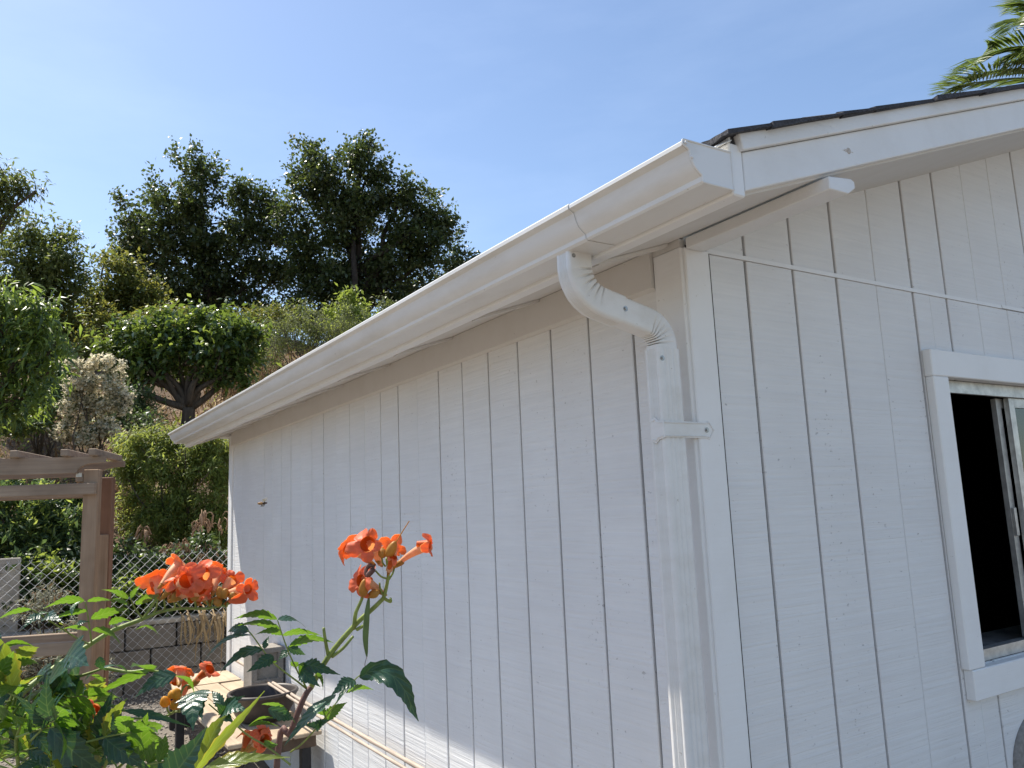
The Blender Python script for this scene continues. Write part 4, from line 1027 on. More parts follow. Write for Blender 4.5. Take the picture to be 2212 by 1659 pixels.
# ------------------------------------------------------------------ palm behind the roof
pd = 15.0; pc = at(2330, 195, pd); pbase = np.array([pc[0], pc[1], gh(pc[0], pc[1])])
palm = empty('palm_tree', tuple(pbase)); tag(palm, 'green feather palm behind the roof at upper right', 'tree'); pinv = Matrix.Translation(tuple(-pbase))
b = B(); b.tube([pbase-np.array([0, 0, .2]), pbase+(pc-pbase)*.5, pc], [.28, .24, .22], 12)
o = b.build('trunk', BARK, palm, smooth=True); o.matrix_parent_inverse = pinv
fronds = [((2330, 195), (2230, 105), (2130, 120), (2075, 160)), ((2330, 200), (2230, 150), (2120, 160), (2045, 182)), ((2330, 210), (2230, 170), (2100, 180), (2030, 205)),
          ((2330, 190), (2270, 60), (2205, 40), (2186, 70)), ((2330, 190), (2280, 110), (2220, 110), (2190, 140)), ((2330, 190), (2340, 40), (2380, -40), (2440, -60)), ((2330, 190), (2430, 100), (2520, 110), (2590, 180)), ((2330, 200), (2420, 200), (2500, 250), (2560, 330)), ((2330, 195), (2270, 50), (2225, 5), (2180, 30)),
          ((2330, 205), (2250, 210), (2160, 260), (2110, 330))]
for k, fr_ in enumerate(fronds):
    dd = [pd, pd+rng.normal()*.3, pd+rng.normal()*.7, pd+rng.normal()*.9]
    P = np.array(curve([at(x, y, d_) for (x, y), d_ in zip(fr_, dd)], 60)); n = len(P)
    bb = B(); bb.tube(P, list(np.linspace(.022, .004, n)), 5); me_v = bb.v; me_f = bb.f
    C_ = []; A_ = []; L_ = []; Nn = []
    for i in range(6, n):
        t = nrm(P[min(i+1, n-1)]-P[i-1]); s_ = nrm(np.cross(t, (0, 0, 1))); u_ = np.cross(s_, t); ll = .62*math.sin(math.pi*min(1, .12+.80*(i/n)))+.06
        for sg_ in (-1, 1):
            for jj in range(2):
                C_.append(P[i]+t*random.uniform(-.02, .02)); A_.append(s_*sg_*.75+t*.75+u_*random.uniform(.05, .30)); L_.append(ll*random.uniform(.85, 1.1)); Nn.append(u_+rng.normal(size=3)*.2)
    V, F = leaf_cloud(np.array(C_), np.array(L_), np.array(L_)*.055+.012, np.array(A_), np.array(Nn), .5, .25)
    bb2 = B(); o0 = len(me_v)
    fo = mesh('frond', list(me_v)+[tuple(q) for q in V], list(me_f)+[tuple(int(i)+o0 for i in q) for q in F], [L_PALM], palm); fo.matrix_parent_inverse = pinv

# ------------------------------------------------------------------ trumpet vine
vroot = z2(520, 1659, 1.33); vroot = np.array([vroot[0]-.05, vroot[1]+.03, 0.0])
vine = empty('trumpet_vine', tuple(vroot)); tag(vine, 'trumpet vine with orange red flowers in the lower left foreground', 'vine'); vinv = Matrix.Translation(tuple(-vroot))
def vp(o, par=None):
    o.parent = par or vine
    if par is None: o.matrix_parent_inverse = vinv
    return o
CBk = -CD
def leaf_normal(kind):
    up = np.array([0, 0, 1.0])
    if kind == 'g': n = up*.75-CBk*.85
    elif kind == 'w': n = nrm(SUN+CBk)+rng.normal(size=3)*.07
    elif kind == 'd': n = CBk+up*.55
    elif kind == 'y': n = up*.8-CBk*.5
    else: n = up+CBk*.2
    return n+rng.normal(size=3)*.12
def leaflet(base, tip, kind='g', wr=.42, bow=.10, fold=.22, par=None, mat=None):
    base = np.asarray(base, float); tip = np.asarray(tip, float); L = np.linalg.norm(tip-base); t = (tip-base)/L
    n = leaf_normal(kind); n = nrm(n-t*(n@t)); s = np.cross(t, n); ns = 30; v = []; uv = []
    teeth = random.choice([6, 7, 8]); ph = random.random(); tw = random.uniform(-.5, .5); cur = random.uniform(-.15, .15)
    for i in range(ns+1):
        q = i/ns
        w = wr*.5*L*((q/.34)**.62*(1.38-.38*q/.34) if q < .34 else (1-(q-.34)/.66)**1.12*(1+.35*(q-.34)))
        w = max(w, .0006)
        saw = (q*teeth+ph) % 1.0; ser = 1+(.36*(saw-.62) if .12 < q < .93 else 0)
        c = base+t*L*q+n*L*bow*4*q*(1-q)-n*L*bow*1.1*q*q+s*L*cur*.5*math.sin(math.pi*q)
        a = tw*(q-.3); s2 = s*math.cos(a)+n*math.sin(a); n2 = n*math.cos(a)-s*math.sin(a)
        for u in (-1, -.55, 0, .55, 1):
            e = ser if abs(u) == 1 else 1
            v.append(c+s2*w*u*e+n2*(fold*w*abs(u)-.10*w*u*u+.05*w*math.sin(9*q+u*3)*abs(u)))
            uv.append((.5+.5*u*(w/(wr*.5*L)), q))
    f = [(i*5+k, i*5+k+1, (i+1)*5+k+1, (i+1)*5+k) for i in range(ns) for k in range(4)]
    m = mat or {'g': V_LEAF, 'w': V_DARK, 'd': V_DARK, 'y': V_YEL}.get(kind, V_LEAF)
    o = mesh('leaflet', v, f, m, None, smooth=True, uv=uv); return vp(o, par)
def stem(pts, r0, r1, mat=None, name='stem', par=None, n=26, mats=None):
    P = curve(pts, n); o = B().tube(P, list(np.linspace(r0, r1, n+1)), 8).build(name, mat or V_STEM, None, smooth=True); return vp(o, par)
def under(leaf, par):
    """make a built object a sub-part without moving it"""
    leaf.parent = par; leaf.matrix_parent_inverse = Matrix.Identity(4); return leaf
def compound(rachis, leaflets, name='compound_leaf'):
    r = stem(rachis, .0016, .0009, V_STEM, name, None, 18)
    for a in leaflets:
        kw = a[3] if len(a) > 3 else {}
        lf = leaflet(a[0], a[1], a[2], **kw); under(lf, r)
    return r

# --- stems of the right-hand branch
Z = z2
stem([vroot, vroot+np.array([.02, 0, .55]), Z(470, 1700, 1.33), Z(560, 1440, 1.33), Z(640, 1230, 1.34), Z(690, 1150, 1.35)], .0060, .0048, V_BROWN)
stem([Z(685, 1160, 1.35), Z(800, 960, 1.35), Z(960, 770, 1.35), Z(1085, 655, 1.35), Z(1140, 600, 1.35)], .0050, .0036)
def twig(pts, r=.0026, r1=None): return stem(pts, r, r1 or r*.8, V_STEM, 'twig', None, 10)
twig([Z(795, 955, 1.35), Z(778, 870, 1.34), Z(766, 785, 1.34)], .0032)
twig([Z(820, 965, 1.35), Z(890, 910, 1.34), Z(950, 838, 1.34)], .0030)
twig([Z(955, 790, 1.35), Z(965, 700, 1.34), Z(985, 650, 1.34), Z(1008, 595, 1.34), Z(1012, 540, 1.335)], .0036, .0024)
twig([Z(975, 795, 1.35), Z(1022, 768, 1.34)], .0032); twig([Z(1140, 600, 1.35), Z(1182, 622, 1.34), Z(1183, 602, 1.335)], .0030)
# --- flower builder
def flower(base, mouth, R=.021, par=None, face=None, calyx=True, seed=0, tube_r=.0105):
    base = np.asarray(base, float); mouth = np.asarray(mouth, float); ax_ = nrm(mouth-base); L = np.linalg.norm(mouth-base)
    fc = nrm(ax_ if face is None else np.asarray(face, float))
    b = B(); seg = 12; n = 16
    side = nrm(np.cross(ax_, [.3, .2, 1.0])); bowd = np.cross(side, ax_)*L*.05
    P = [base+(mouth-base)*t+bowd*math.sin(math.pi*t) for t in np.linspace(0, 1, seg+1)]
    rad = [tube_r*(.36+.10*t+.54*min(1, max(0, t-.12)/.88)**1.1) for t in np.linspace(0, 1, seg+1)]
    b.tube(P, rad, n, 0, False)
    # limb: five round lobes, face and back as two thin layers
    e1 = nrm(np.cross(fc, [.21, .13, 1.0])); e2 = np.cross(fc, e1); na, nr = 70, 8; rot = random.uniform(0, 6.28)
    cl = random.uniform(.25, .6); lob = [random.uniform(.78, 1.14) for _ in range(5)]; lb = [random.uniform(-.75, .55) for _ in range(5)]
    vi = []; vo = []
    for i in range(na):
        a = 2*math.pi*i/na; k = int(((a/(2*math.pi))*5) % 5); c_ = abs(math.sin(2.5*a)); rl = 1.12*R*lob[k]*(.58+.42*c_**.55)
        for j in range(nr+1):
            t = j/nr; r = rad[-1]*.92+(rl-rad[-1]*.92)*t; q = (r/R)
            h = .25*R*(t if t < .35 else .35)-R*cl*.9*max(0, q-.45)**2*1.6+R*lb[k]*1.5*max(0, q-.4)*c_+R*.16*math.sin(2.5*a+.6)*max(0, q-.4)+R*.04*math.sin(15*a+t*4)*t
            p = mouth+(e1*math.cos(a+rot)+e2*math.sin(a+rot))*r+fc*h
            vi.append(p+fc*.0004); vo.append(p-fc*.0004)
    f = []
    for i in range(na):
        for j in range(nr):
            a_, b_ = i*(nr+1)+j, ((i+1) % na)*(nr+1)+j; f.append((a_, a_+1, b_+1, b_))
    nv = len(vi); ff = f+[(q[3]+nv, q[2]+nv, q[1]+nv, q[0]+nv) for q in f]; fm = [0]*len(f)+[1]*len(f)
    # throat
    th = []; tf = []
    for i in range(16):
        a = 2*math.pi*i/16; d_ = e1*math.cos(a)+e2*math.sin(a)
        th += [mouth+d_*rad[-1]*.95+fc*.0006, mouth-fc*.022+d_*rad[-1]*.5]
    tf = [(2*i, 2*i+1, (2*i+3) % 32, (2*i+2) % 32) for i in range(16)]
    o2 = 2*nv; allv = vi+vo+th; ff += [tuple(q+o2 for q in t_) for t_ in tf]; fm += [2]*16
    bb = B(); bb.v = [tuple(p) for p in allv]; bb.f = ff; bb.m = fm
    bb.add(b.v, b.f, 4)
    if calyx:
        cb_ = base-ax_*.006
        bb.tube([cb_-ax_*.004, cb_, cb_+ax_*.008, cb_+ax_*.018, cb_+ax_*.022], [.0014, .0028, .0042, .0052, .0046], 10, 3)
    o = vp(mesh('flower', bb.v, bb.f, [P_IN, P_OUT, P_THR, P_CAL, P_TUBE], None, fm=bb.m, smooth=True))
    if par is not None: under(o, par)
    return o
def bud(base, tip, r=.0055, par=None, mat=None):
    base = np.asarray(base, float); tip = np.asarray(tip, float)
    P = [base+(tip-base)*t for t in np.linspace(0, 1, 8)]; rr = [r*q for q in (.3, .75, .95, 1, .95, .8, .6, .2)]
    o = vp(B().tube(P, rr, 9).build('bud', mat or P_BUD, None, smooth=True))
    if par is not None: under(o, par)
    return o
# --- right flower cluster
cR = stem([Z(1140, 600, 1.35), Z(1160, 520, 1.345), Z(1170, 440, 1.34), Z(1158, 350, 1.335)], .0034, .0022, V_STEM, 'flower_cluster', None, 14)
def pedicel(pts, par): 
    o = stem(pts, .0017, .0015, V_STEM, 'pedicel', None, 8); under(o, par); return o
def fl(zf, b_, m_, R, par, face=None, calyx=True, tr_=.0105):
    fcv = None if face is None else CR*face[0]+CU*face[1]+CBk*face[2]
    return flower(zf(*b_), zf(*m_), R, par, fcv, calyx, tube_r=tr_)
fl(Z, (1120, 385, 1.37), (1040, 262, 1.325), .0285, cR, (-.15, .38, .9), tr_=.014)
fl(Z, (1062, 378, 1.37), (915, 292, 1.385), .0245, cR, (-.72, .25, -.62))
fl(Z, (1180, 410, 1.36), (1200, 285, 1.40), .0225, cR, (.25, .45, -.85))
fl(Z, (1212, 400, 1.345), (1428, 268, 1.335), .0215, cR, (.93, -.05, .12), tr_=.0095)
fl(Z, (1135, 568, 1.36), (1000, 492, 1.33), .0255, cR, (-.55, .15, .75), tr_=.0115)
fl(Z, (1175, 430, 1.33), (1200, 345, 1.315), .010, cR, (.3, .8, .2), tr_=.007)
bud(Z(1165, 345, 1.32), Z(1215, 245, 1.315), .0085, cR, P_CAL); bud(Z(1140, 350, 1.325), Z(1125, 285, 1.33), .0075, cR, P_CAL)
bud(Z(1012, 590, 1.325), Z(1022, 482, 1.32), .0085, cR, P_CAL); bud(Z(1175, 440, 1.325), Z(1180, 385, 1.32), .006, cR, P_TUBE)
bud(Z(1110, 560, 1.33), Z(1040, 590, 1.335), .0075, cR, P_CAL)
pedicel([Z(1165, 480, 1.342), Z(1125, 465, 1.34), Z(1090, 430, 1.335)], cR); pedicel([Z(1162, 500, 1.343), Z(1195, 450, 1.345), Z(1210, 405, 1.345)], cR)
pedicel([Z(1140, 590, 1.349), Z(1120, 540, 1.345), Z(1115, 505, 1.34)], cR); pedicel([Z(1150, 400, 1.34), Z(1135, 380, 1.33), Z(1130, 350, 1.325)], cR); pedicel([Z(1165, 420, 1.338), Z(1172, 380, 1.33), Z(1168, 350, 1.322)], cR)
o = vp(B().tube(curve([Z(1213, 262, 1.315), Z(1255, 190, 1.31), Z(1300, 120, 1.30)], 8), [.0009]*9, 5).build('style', P_CAL, None)); under(o, cR)
wb = B()
for k in range(9):
    a = Z(1075+rng.normal()*14, 405+rng.normal()*14, 1.325+rng.normal()*.004); c_ = Z(1030+rng.normal()*10, 470+rng.normal()*8, 1.325)
    wb.tube(curve([c_, (a+c_)/2+rng.normal(size=3)*.003, a], 5), [.0015, .002, .003, .0035, .003, .001], 6)
o = vp(wb.build('withered_flower', V_BROWN, None, smooth=True)); under(o, cR)
# seed pod
pod = B(); PP = curve([Z(1048, 600, 1.34), Z(1035, 720, 1.338), Z(1028, 850, 1.337), Z(1036, 965, 1.336)], 20)
pod.tube(PP, [.0055*max(.12, math.sin(math.pi*min(1, .05+.93*i/20))**.6) for i in range(21)], 8)
pod.tube(curve([Z(1036, 965, 1.336), Z(1024, 1010, 1.336), Z(1027, 1056, 1.336)], 6), .0006, 4, 1)
vp(pod.build('seed_pod', [STALK, V_BROWN], None, smooth=True))
# --- leaves on the right branch
compound([Z(665, 1170, 1.35), Z(590, 1030, 1.345), Z(530, 890, 1.335), Z(478, 735, 1.325)], [
    (Z(476, 733, 1.325), Z(210, 705, 1.30), 'g', dict(wr=.42)), (Z(492, 795, 1.33), Z(222, 748, 1.30), 'g', dict(wr=.36)),
    (Z(480, 735, 1.325), Z(665, 765, 1.36), 'w', dict(wr=.42)), (Z(510, 830, 1.335), Z(340, 812, 1.31), 'g', dict(wr=.40)),
    (Z(508, 832, 1.335), Z(752, 812, 1.36), 'g', dict(wr=.36)), (Z(552, 905, 1.34), Z(828, 850, 1.34), 'g', dict(wr=.40)),
    (Z(540, 905, 1.34), Z(660, 955, 1.36), 'd', dict(wr=.40)), (Z(545, 930, 1.34), Z(482, 985, 1.33), 'd', dict(wr=.8)),
    (Z(600, 1030, 1.345), Z(560, 990, 1.335), 'g', dict(wr=.8))])
compound([Z(660, 1165, 1.35), Z(590, 1110, 1.34), Z(460, 1010, 1.325), Z(385, 920, 1.315), Z(320, 830, 1.305), Z(290, 800, 1.30)], [
    (Z(318, 832, 1.305), Z(15, 938, 1.27), 'w', dict(wr=.32, bow=.14)), (Z(388, 918, 1.315), Z(115, 1035, 1.28), 'w', dict(wr=.34, bow=.14)),
    (Z(300, 805, 1.30), Z(150, 805, 1.33), 'd', dict(wr=.34)), (Z(455, 962, 1.322), Z(288, 1052, 1.29), 'd', dict(wr=.52)),
    (Z(395, 915, 1.315), Z(425, 835, 1.33), 'd', dict(wr=.5)), (Z(470, 1000, 1.325), Z(420, 1005, 1.31), 'g', dict(wr=.7))])
compound([Z(690, 1140, 1.35), Z(660, 1060, 1.345), Z(640, 1000, 1.34)], [
    (Z(645, 1010, 1.34), Z(855, 1078, 1.31), 'd', dict(wr=.36)), (Z(620, 1040, 1.34), Z(735, 1150, 1.31), 'w', dict(wr=.55)), (Z(650, 1000, 1.34), Z(610, 1080, 1.33), 'g', dict(wr=.6)), (Z(720, 1060, 1.34), Z(768, 1165, 1.34), 'g', dict(wr=.3))])
compound([Z(560, 1560, 1.33), Z(640, 1500, 1.32), Z(760, 1365, 1.315), Z(870, 1220, 1.31), Z(955, 1115, 1.305), Z(1000, 1075, 1.30)], [
    (Z(985, 1098, 1.302), Z(1180, 1052, 1.29), 'd', dict(wr=.001)), 
    (Z(905, 1190, 1.308), Z(1072, 1155, 1.33), 'g', dict(wr=.48)), (Z(962, 1112, 1.305), Z(815, 1195, 1.27), 'd', dict(wr=.60)),
    (Z(945, 1110, 1.305), Z(835, 1250, 1.275), 'w', dict(wr=.34)), (Z(840, 1200, 1.31), Z(508, 1495, 1.22), 'w', dict(wr=.34, bow=.06)),
    (Z(775, 1360, 1.315), Z(912, 1240, 1.32), 'g', dict(wr=.5)), (Z(770, 1330, 1.315), Z(680, 1290, 1.29), 'g', dict(wr=.6)),
    (Z(760, 1380, 1.315), Z(640, 1385, 1.29), 'd', dict(wr=.4)), (Z(720, 1420, 1.315), Z(800, 1360, 1.30), 'd', dict(wr=.5))][1:])
# the long arching dark leaflet
def arched(zpts, ds_, wr, kind, mat, nface=None):
    """leaflet along a curved midrib"""
    C_ = curve([Z(x, y, d_) for (x, y), d_ in zip(zpts, ds_)], 22); v = []; uv = []; L = sum(np.linalg.norm(C_[i+1]-C_[i]) for i in range(22))
    ph = random.random()
    for i, c in enumerate(C_):
        q = i/22; t = nrm(C_[min(i+1, 22)]-C_[max(i-1, 0)]); nn = leaf_normal(kind)*0+(np.array([0, 0, 1.0])*.4+CBk if nface is None else nface); nn = nrm(nn-t*(nn@t)); s_ = np.cross(t, nn)
        w = max(.0006, wr*.5*L*((q/.36)**.62*(1.38-.38*q/.36) if q < .36 else (1-(q-.36)/.64)**1.1*(1+.35*(q-.36)))); ser = 1+(.34*(((q*8+ph) % 1)-.62) if .1 < q < .95 else 0)
        for u in (-1, -.55, 0, .55, 1):
            v.append(c+s_*w*u*(ser if abs(u) == 1 else 1)+nn*(.25*w*abs(u))); uv.append((.5+.5*u*w/(wr*.5*L), q))
    f = [(i*5+k, i*5+k+1, (i+1)*5+k+1, (i+1)*5+k) for i in range(22) for k in range(4)]
    return vp(mesh('leaflet', v, f, mat, None, smooth=True, uv=uv))
arched([(990, 1095), (1080, 1055), (1190, 1080), (1275, 1180), (1320, 1290), (1358, 1368)], [1.30, 1.29, 1.27, 1.26, 1.255, 1.25], .25, 'd', V_DARK)
# big near leaves at the bottom
arched([(-60, 1720), (60, 1560), (180, 1420), (300, 1290), (398, 1178)], [1.02, 1.02, 1.03, 1.04, 1.05], .12, 'y', V_YEL, CR*.75+CBk*.35+np.array([0, 0, .5]))
arched([(-40, 1690), (40, 1520), (100, 1400), (160, 1330)], [1.05, 1.05, 1.05, 1.05], .34, 'y', V_YEL)
arched([(10, 1680), (180, 1625), (340, 1600), (560, 1592)], [1.03, 1.03, 1.04, 1.05], .26, 'y', V_YEL, np.array([0, 0, 1.0])+CBk*.55)
arched([(-200, 1760), (-120, 1640), (-60, 1560), (40, 1400)], [1.0, 1.0, 1.0, 1.0], .55, 'd', V_DARK)
# leaves around the mid-low cluster
Z = z2
compound([Z(560, 1640, 1.2), Z(420, 1530, 1.2), Z(300, 1460, 1.19), Z(210, 1385, 1.18), Z(120, 1320, 1.17), Z(50, 1260, 1.16)], [
    (Z(-30, 1180, 1.16), Z(-60, 1400, 1.10), 'd', dict(wr=.7, bow=.12)), (Z(20, 1180, 1.16), Z(0, 1340, 1.11), 'w', dict(wr=.6)),
    (Z(140, 1290, 1.175), Z(60, 1170, 1.20), 'd', dict(wr=.42)), (Z(145, 1290, 1.175), Z(260, 1210, 1.16), 'd', dict(wr=.42)), (Z(140, 1300, 1.175), Z(270, 1290, 1.14), 'w', dict(wr=.6)), (Z(150, 1310, 1.175), Z(100, 1260, 1.16), 'd', dict(wr=.7)), (Z(145, 1310, 1.175), Z(190, 1360, 1.14), 'd', dict(wr=.7)),
    (Z(295, 1400, 1.2), Z(470, 1330, 1.23), 'g', dict(wr=.5)), (Z(300, 1400, 1.2), Z(480, 1380, 1.22), 'g', dict(wr=.4)), (Z(420, 1290, 1.21), Z(600, 1360, 1.25), 'd', dict(wr=.35)), (Z(380, 1262, 1.21), Z(590, 1345, 1.26), 'g', dict(wr=.2)), (Z(400, 1530, 1.2), Z(480, 1500, 1.18), 'g', dict(wr=.6))])
# small flower groups low down
cM = stem([z1(760, 1350, 1.25), z1(900, 1350, 1.25), z1(1010, 1345, 1.25), z1(1090, 1310, 1.25), z1(1125, 1310, 1.25)], .0022, .0014, V_STEM, 'flower_cluster', None, 14)
fl(z1, (1118, 1130, 1.24), (1128, 1060, 1.27), .0235, cM, (.1, .55, -.8)); fl(z1, (1195, 1145, 1.24), (1308, 1045, 1.225), .0165, cM, (.7, .55, .2), tr_=.0085)
for (bx_, by_, tx, ty) in ((1040, 1275, 1020, 1215), (1095, 1290, 1085, 1235), (1110, 1230, 1095, 1165), (1100, 1285, 1120, 1225), (1085, 1215, 1070, 1180)):
    bud(z1(bx_, by_, 1.245), z1(tx, ty, 1.24), .0082, cM)
for (bx_, by_) in ((1040, 1275), (1095, 1290)): pedicel([z1(1075, 1320, 1.25), z1((1075+bx_)/2-6, 1312, 1.248), z1(bx_, by_, 1.245)], cM)
pedicel([z1(1120, 1310, 1.25), z1(1115, 1240, 1.245), z1(1150, 1150, 1.24), z1(1195, 1145, 1.24)], cM)
cN = stem([z1(1600, 1560, 1.25), z1(1570, 1545, 1.245), z1(1545, 1530, 1.24)], .0022, .0014, V_STEM, 'flower_cluster', None, 8)
fl(z1, (1520, 1535, 1.25), (1560, 1450, 1.26), .019, cN, (.1, .7, -.6)); fl(z1, (1545, 1540, 1.245), (1640, 1455, 1.235), .019, cN, (.55, .5, .5)); fl(z1, (1560, 1545, 1.24), (1650, 1490, 1.225), .0175, cN, (.8, .2, .5)); bud(z1(1600, 1500, 1.225), z1(1598, 1425, 1.22), .0055, cN, P_IN)
cP = stem([z1(430, 1640, 1.2), z1(470, 1600, 1.2), z1(520, 1570, 1.2)], .002, .0014, V_STEM, 'flower_cluster', None, 8)
fl(z1, (470, 1600, 1.22), (490, 1530, 1.2), .019, cP, (.1, .5, .8)); fl(z1, (520, 1640, 1.22), (545, 1600, 1.2), .0135, cP, (.2, .4, .8)); fl(z1, (440, 1640, 1.22), (465, 1595, 1.205), .012, cP, (-.3, .6, .4)); fl(z1, (525, 1370, 1.22), (590, 1295, 1.2), .014, cP, (.5, .8, .2), tr_=.009)

# --- left branch and its cluster
stem([z1(-260, 1640, 1.12), z1(-60, 1420, 1.18), z1(130, 1200, 1.22), z1(360, 1020, 1.28), z1(560, 890, 1.32), z1(700, 805, 1.34), z1(890, 730, 1.35)], .0052, .0036)
stem([vroot, vroot+np.array([-.10, -.05, .5]), z1(-420, 1900, 1.15), z1(-260, 1640, 1.12)], .0075, .0052, V_BROWN)
cL = stem([z1(890, 730, 1.35), z1(1000, 685, 1.35), z1(1130, 664, 1.35), z1(1280, 665, 1.345), z1(1400, 645, 1.34)], .0032, .0018, V_STEM, 'flower_cluster', None, 20)
twig([z1(895, 728, 1.35), z1(945, 650, 1.345), z1(985, 580, 1.34)], .0024)
fl(z1, (985, 580, 1.345), (978, 492, 1.375), .0285, cL, (-.25, .42, -.85), tr_=.0125)
fl(z1, (1010, 515, 1.335), (1125, 398, 1.375), .0265, cL, (.42, .55, -.7), tr_=.0125)
fl(z1, (1290, 560, 1.39), (1262, 452, 1.325), .0265, cL, (.02, .35, .92), tr_=.0135)
fl(z1, (1060, 600, 1.355), (1165, 492, 1.315), .0255, cL, (-.12, .12, 1.0), tr_=.013)
fl(z1, (1330, 560, 1.345), (1365, 432, 1.385), .024, cL, (.35, .45, -.8))
fl(z1, (1380, 590, 1.35), (1440, 492, 1.37), .0205, cL, (.45, .25, .55))
fl(z1, (1330, 612, 1.345), (1545, 545, 1.33), .0225, cL, (.72, .05, .62), tr_=.009)
fl(z1, (1080, 612, 1.335), (1255, 545, 1.33), .0215, cL, (.5, -.35, .45), tr_=.012)
fl(z1, (1020, 590, 1.335), (1110, 505, 1.33), .015, cL, (.6, .6, .2), tr_=.0095)
fl(z1, (1420, 630, 1.35), (1490, 585, 1.35), .014, cL, (.6, -.3, .5)); fl(z1, (1290, 625, 1.345), (1245, 585, 1.35), .014, cL, (-.3, .2, .6)); fl(z1, (1225, 620, 1.35), (1190, 560, 1.36), .016, cL, (-.3, .4, -.6))
for (x, y, tx, ty) in ((1100, 620, 1085, 565), (1215, 615, 1212, 560), (1395, 600, 1410, 540), (1350, 640, 1370, 610), (1385, 600, 1365, 530), (1445, 600, 1470, 565)): bud(z1(x, y, 1.335), z1(tx, ty, 1.33), .0075, cL, P_CAL)
for (x, y, X_, Y_) in ((1020, 680, 1020, 590), (1080, 668, 1085, 612), (1140, 664, 1100, 620), (1210, 665, 1215, 612), (1280, 665, 1330, 612), (1345, 655, 1360, 600), (950, 705, 985, 580), (1310, 663, 1290, 620), (1390, 647, 1420, 630)):
    pedicel([z1(x, y, 1.35), z1((x+X_)/2+8, (y+Y_)/2+14, 1.345), z1(X_, Y_, 1.338)], cL)
# --- leaves on the left branch
Z = z1
compound([Z(890, 730, 1.35), Z(840, 660, 1.345), Z(815, 605, 1.34)], [(Z(800, 605, 1.34), Z(640, 532, 1.32), 'g', dict(wr=.46)), (Z(815, 600, 1.34), Z(872, 515, 1.35), 'g', dict(wr=.42)), (Z(848, 640, 1.345), Z(1000, 565, 1.33), 'g', dict(wr=.38)), (Z(790, 640, 1.34), Z(660, 600, 1.3), 'g', dict(wr=.3))])
compound([Z(572, 885, 1.32), Z(565, 830, 1.315), Z(555, 760, 1.31), Z(545, 690, 1.305), Z(530, 620, 1.30)], [
    (Z(568, 730, 1.308), Z(800, 650, 1.32), 'g', dict(wr=.40)), (Z(545, 620, 1.30), Z(715, 605, 1.31), 'g', dict(wr=.38)), (Z(545, 680, 1.303), Z(300, 725, 1.27), 'g', dict(wr=.30)),
    (Z(525, 615, 1.30), Z(272, 645, 1.28), 'g', dict(wr=.42)), (Z(550, 800, 1.312), Z(330, 800, 1.28), 'g', dict(wr=.28)), (Z(575, 800, 1.312), Z(775, 878, 1.30), 'g', dict(wr=.36)), (Z(500, 620, 1.29), Z(440, 705, 1.26), 'w', dict(wr=.55)), (Z(480, 760, 1.31), Z(550, 740, 1.3), 'w', dict(wr=.4))])
compound([Z(740, 800, 1.345), Z(720, 770, 1.34), Z(700, 765, 1.34)], [(Z(680, 765, 1.34), Z(840, 738, 1.33), 'g', dict(wr=.34)), (Z(900, 770, 1.35), Z(1010, 850, 1.34), 'g', dict(wr=.36)), (Z(910, 775, 1.35), Z(850, 790, 1.35), 'g', dict(wr=.3))])
compound([Z(560, 890, 1.31), Z(480, 850, 1.29), Z(400, 800, 1.27), Z(230, 690, 1.22), Z(180, 668, 1.2)], [(Z(192, 672, 1.2), Z(-30, 722, 1.16), 'g', dict(wr=.34)), (Z(250, 700, 1.22), Z(140, 782, 1.19), 'd', dict(wr=.5)), (Z(270, 720, 1.23), Z(380, 740, 1.2), 'w', dict(wr=.4)), (Z(260, 700, 1.22), Z(330, 700, 1.25), 'g', dict(wr=.6)), (Z(370, 760, 1.25), Z(410, 790, 1.24), 'y', dict(wr=.6))])
def stray(b_, t_, kind, wr=.42, d0=1.15, d1=1.12, **kw): return leaflet(Z(*b_, d0), Z(*t_, d1), kind, wr, **kw)
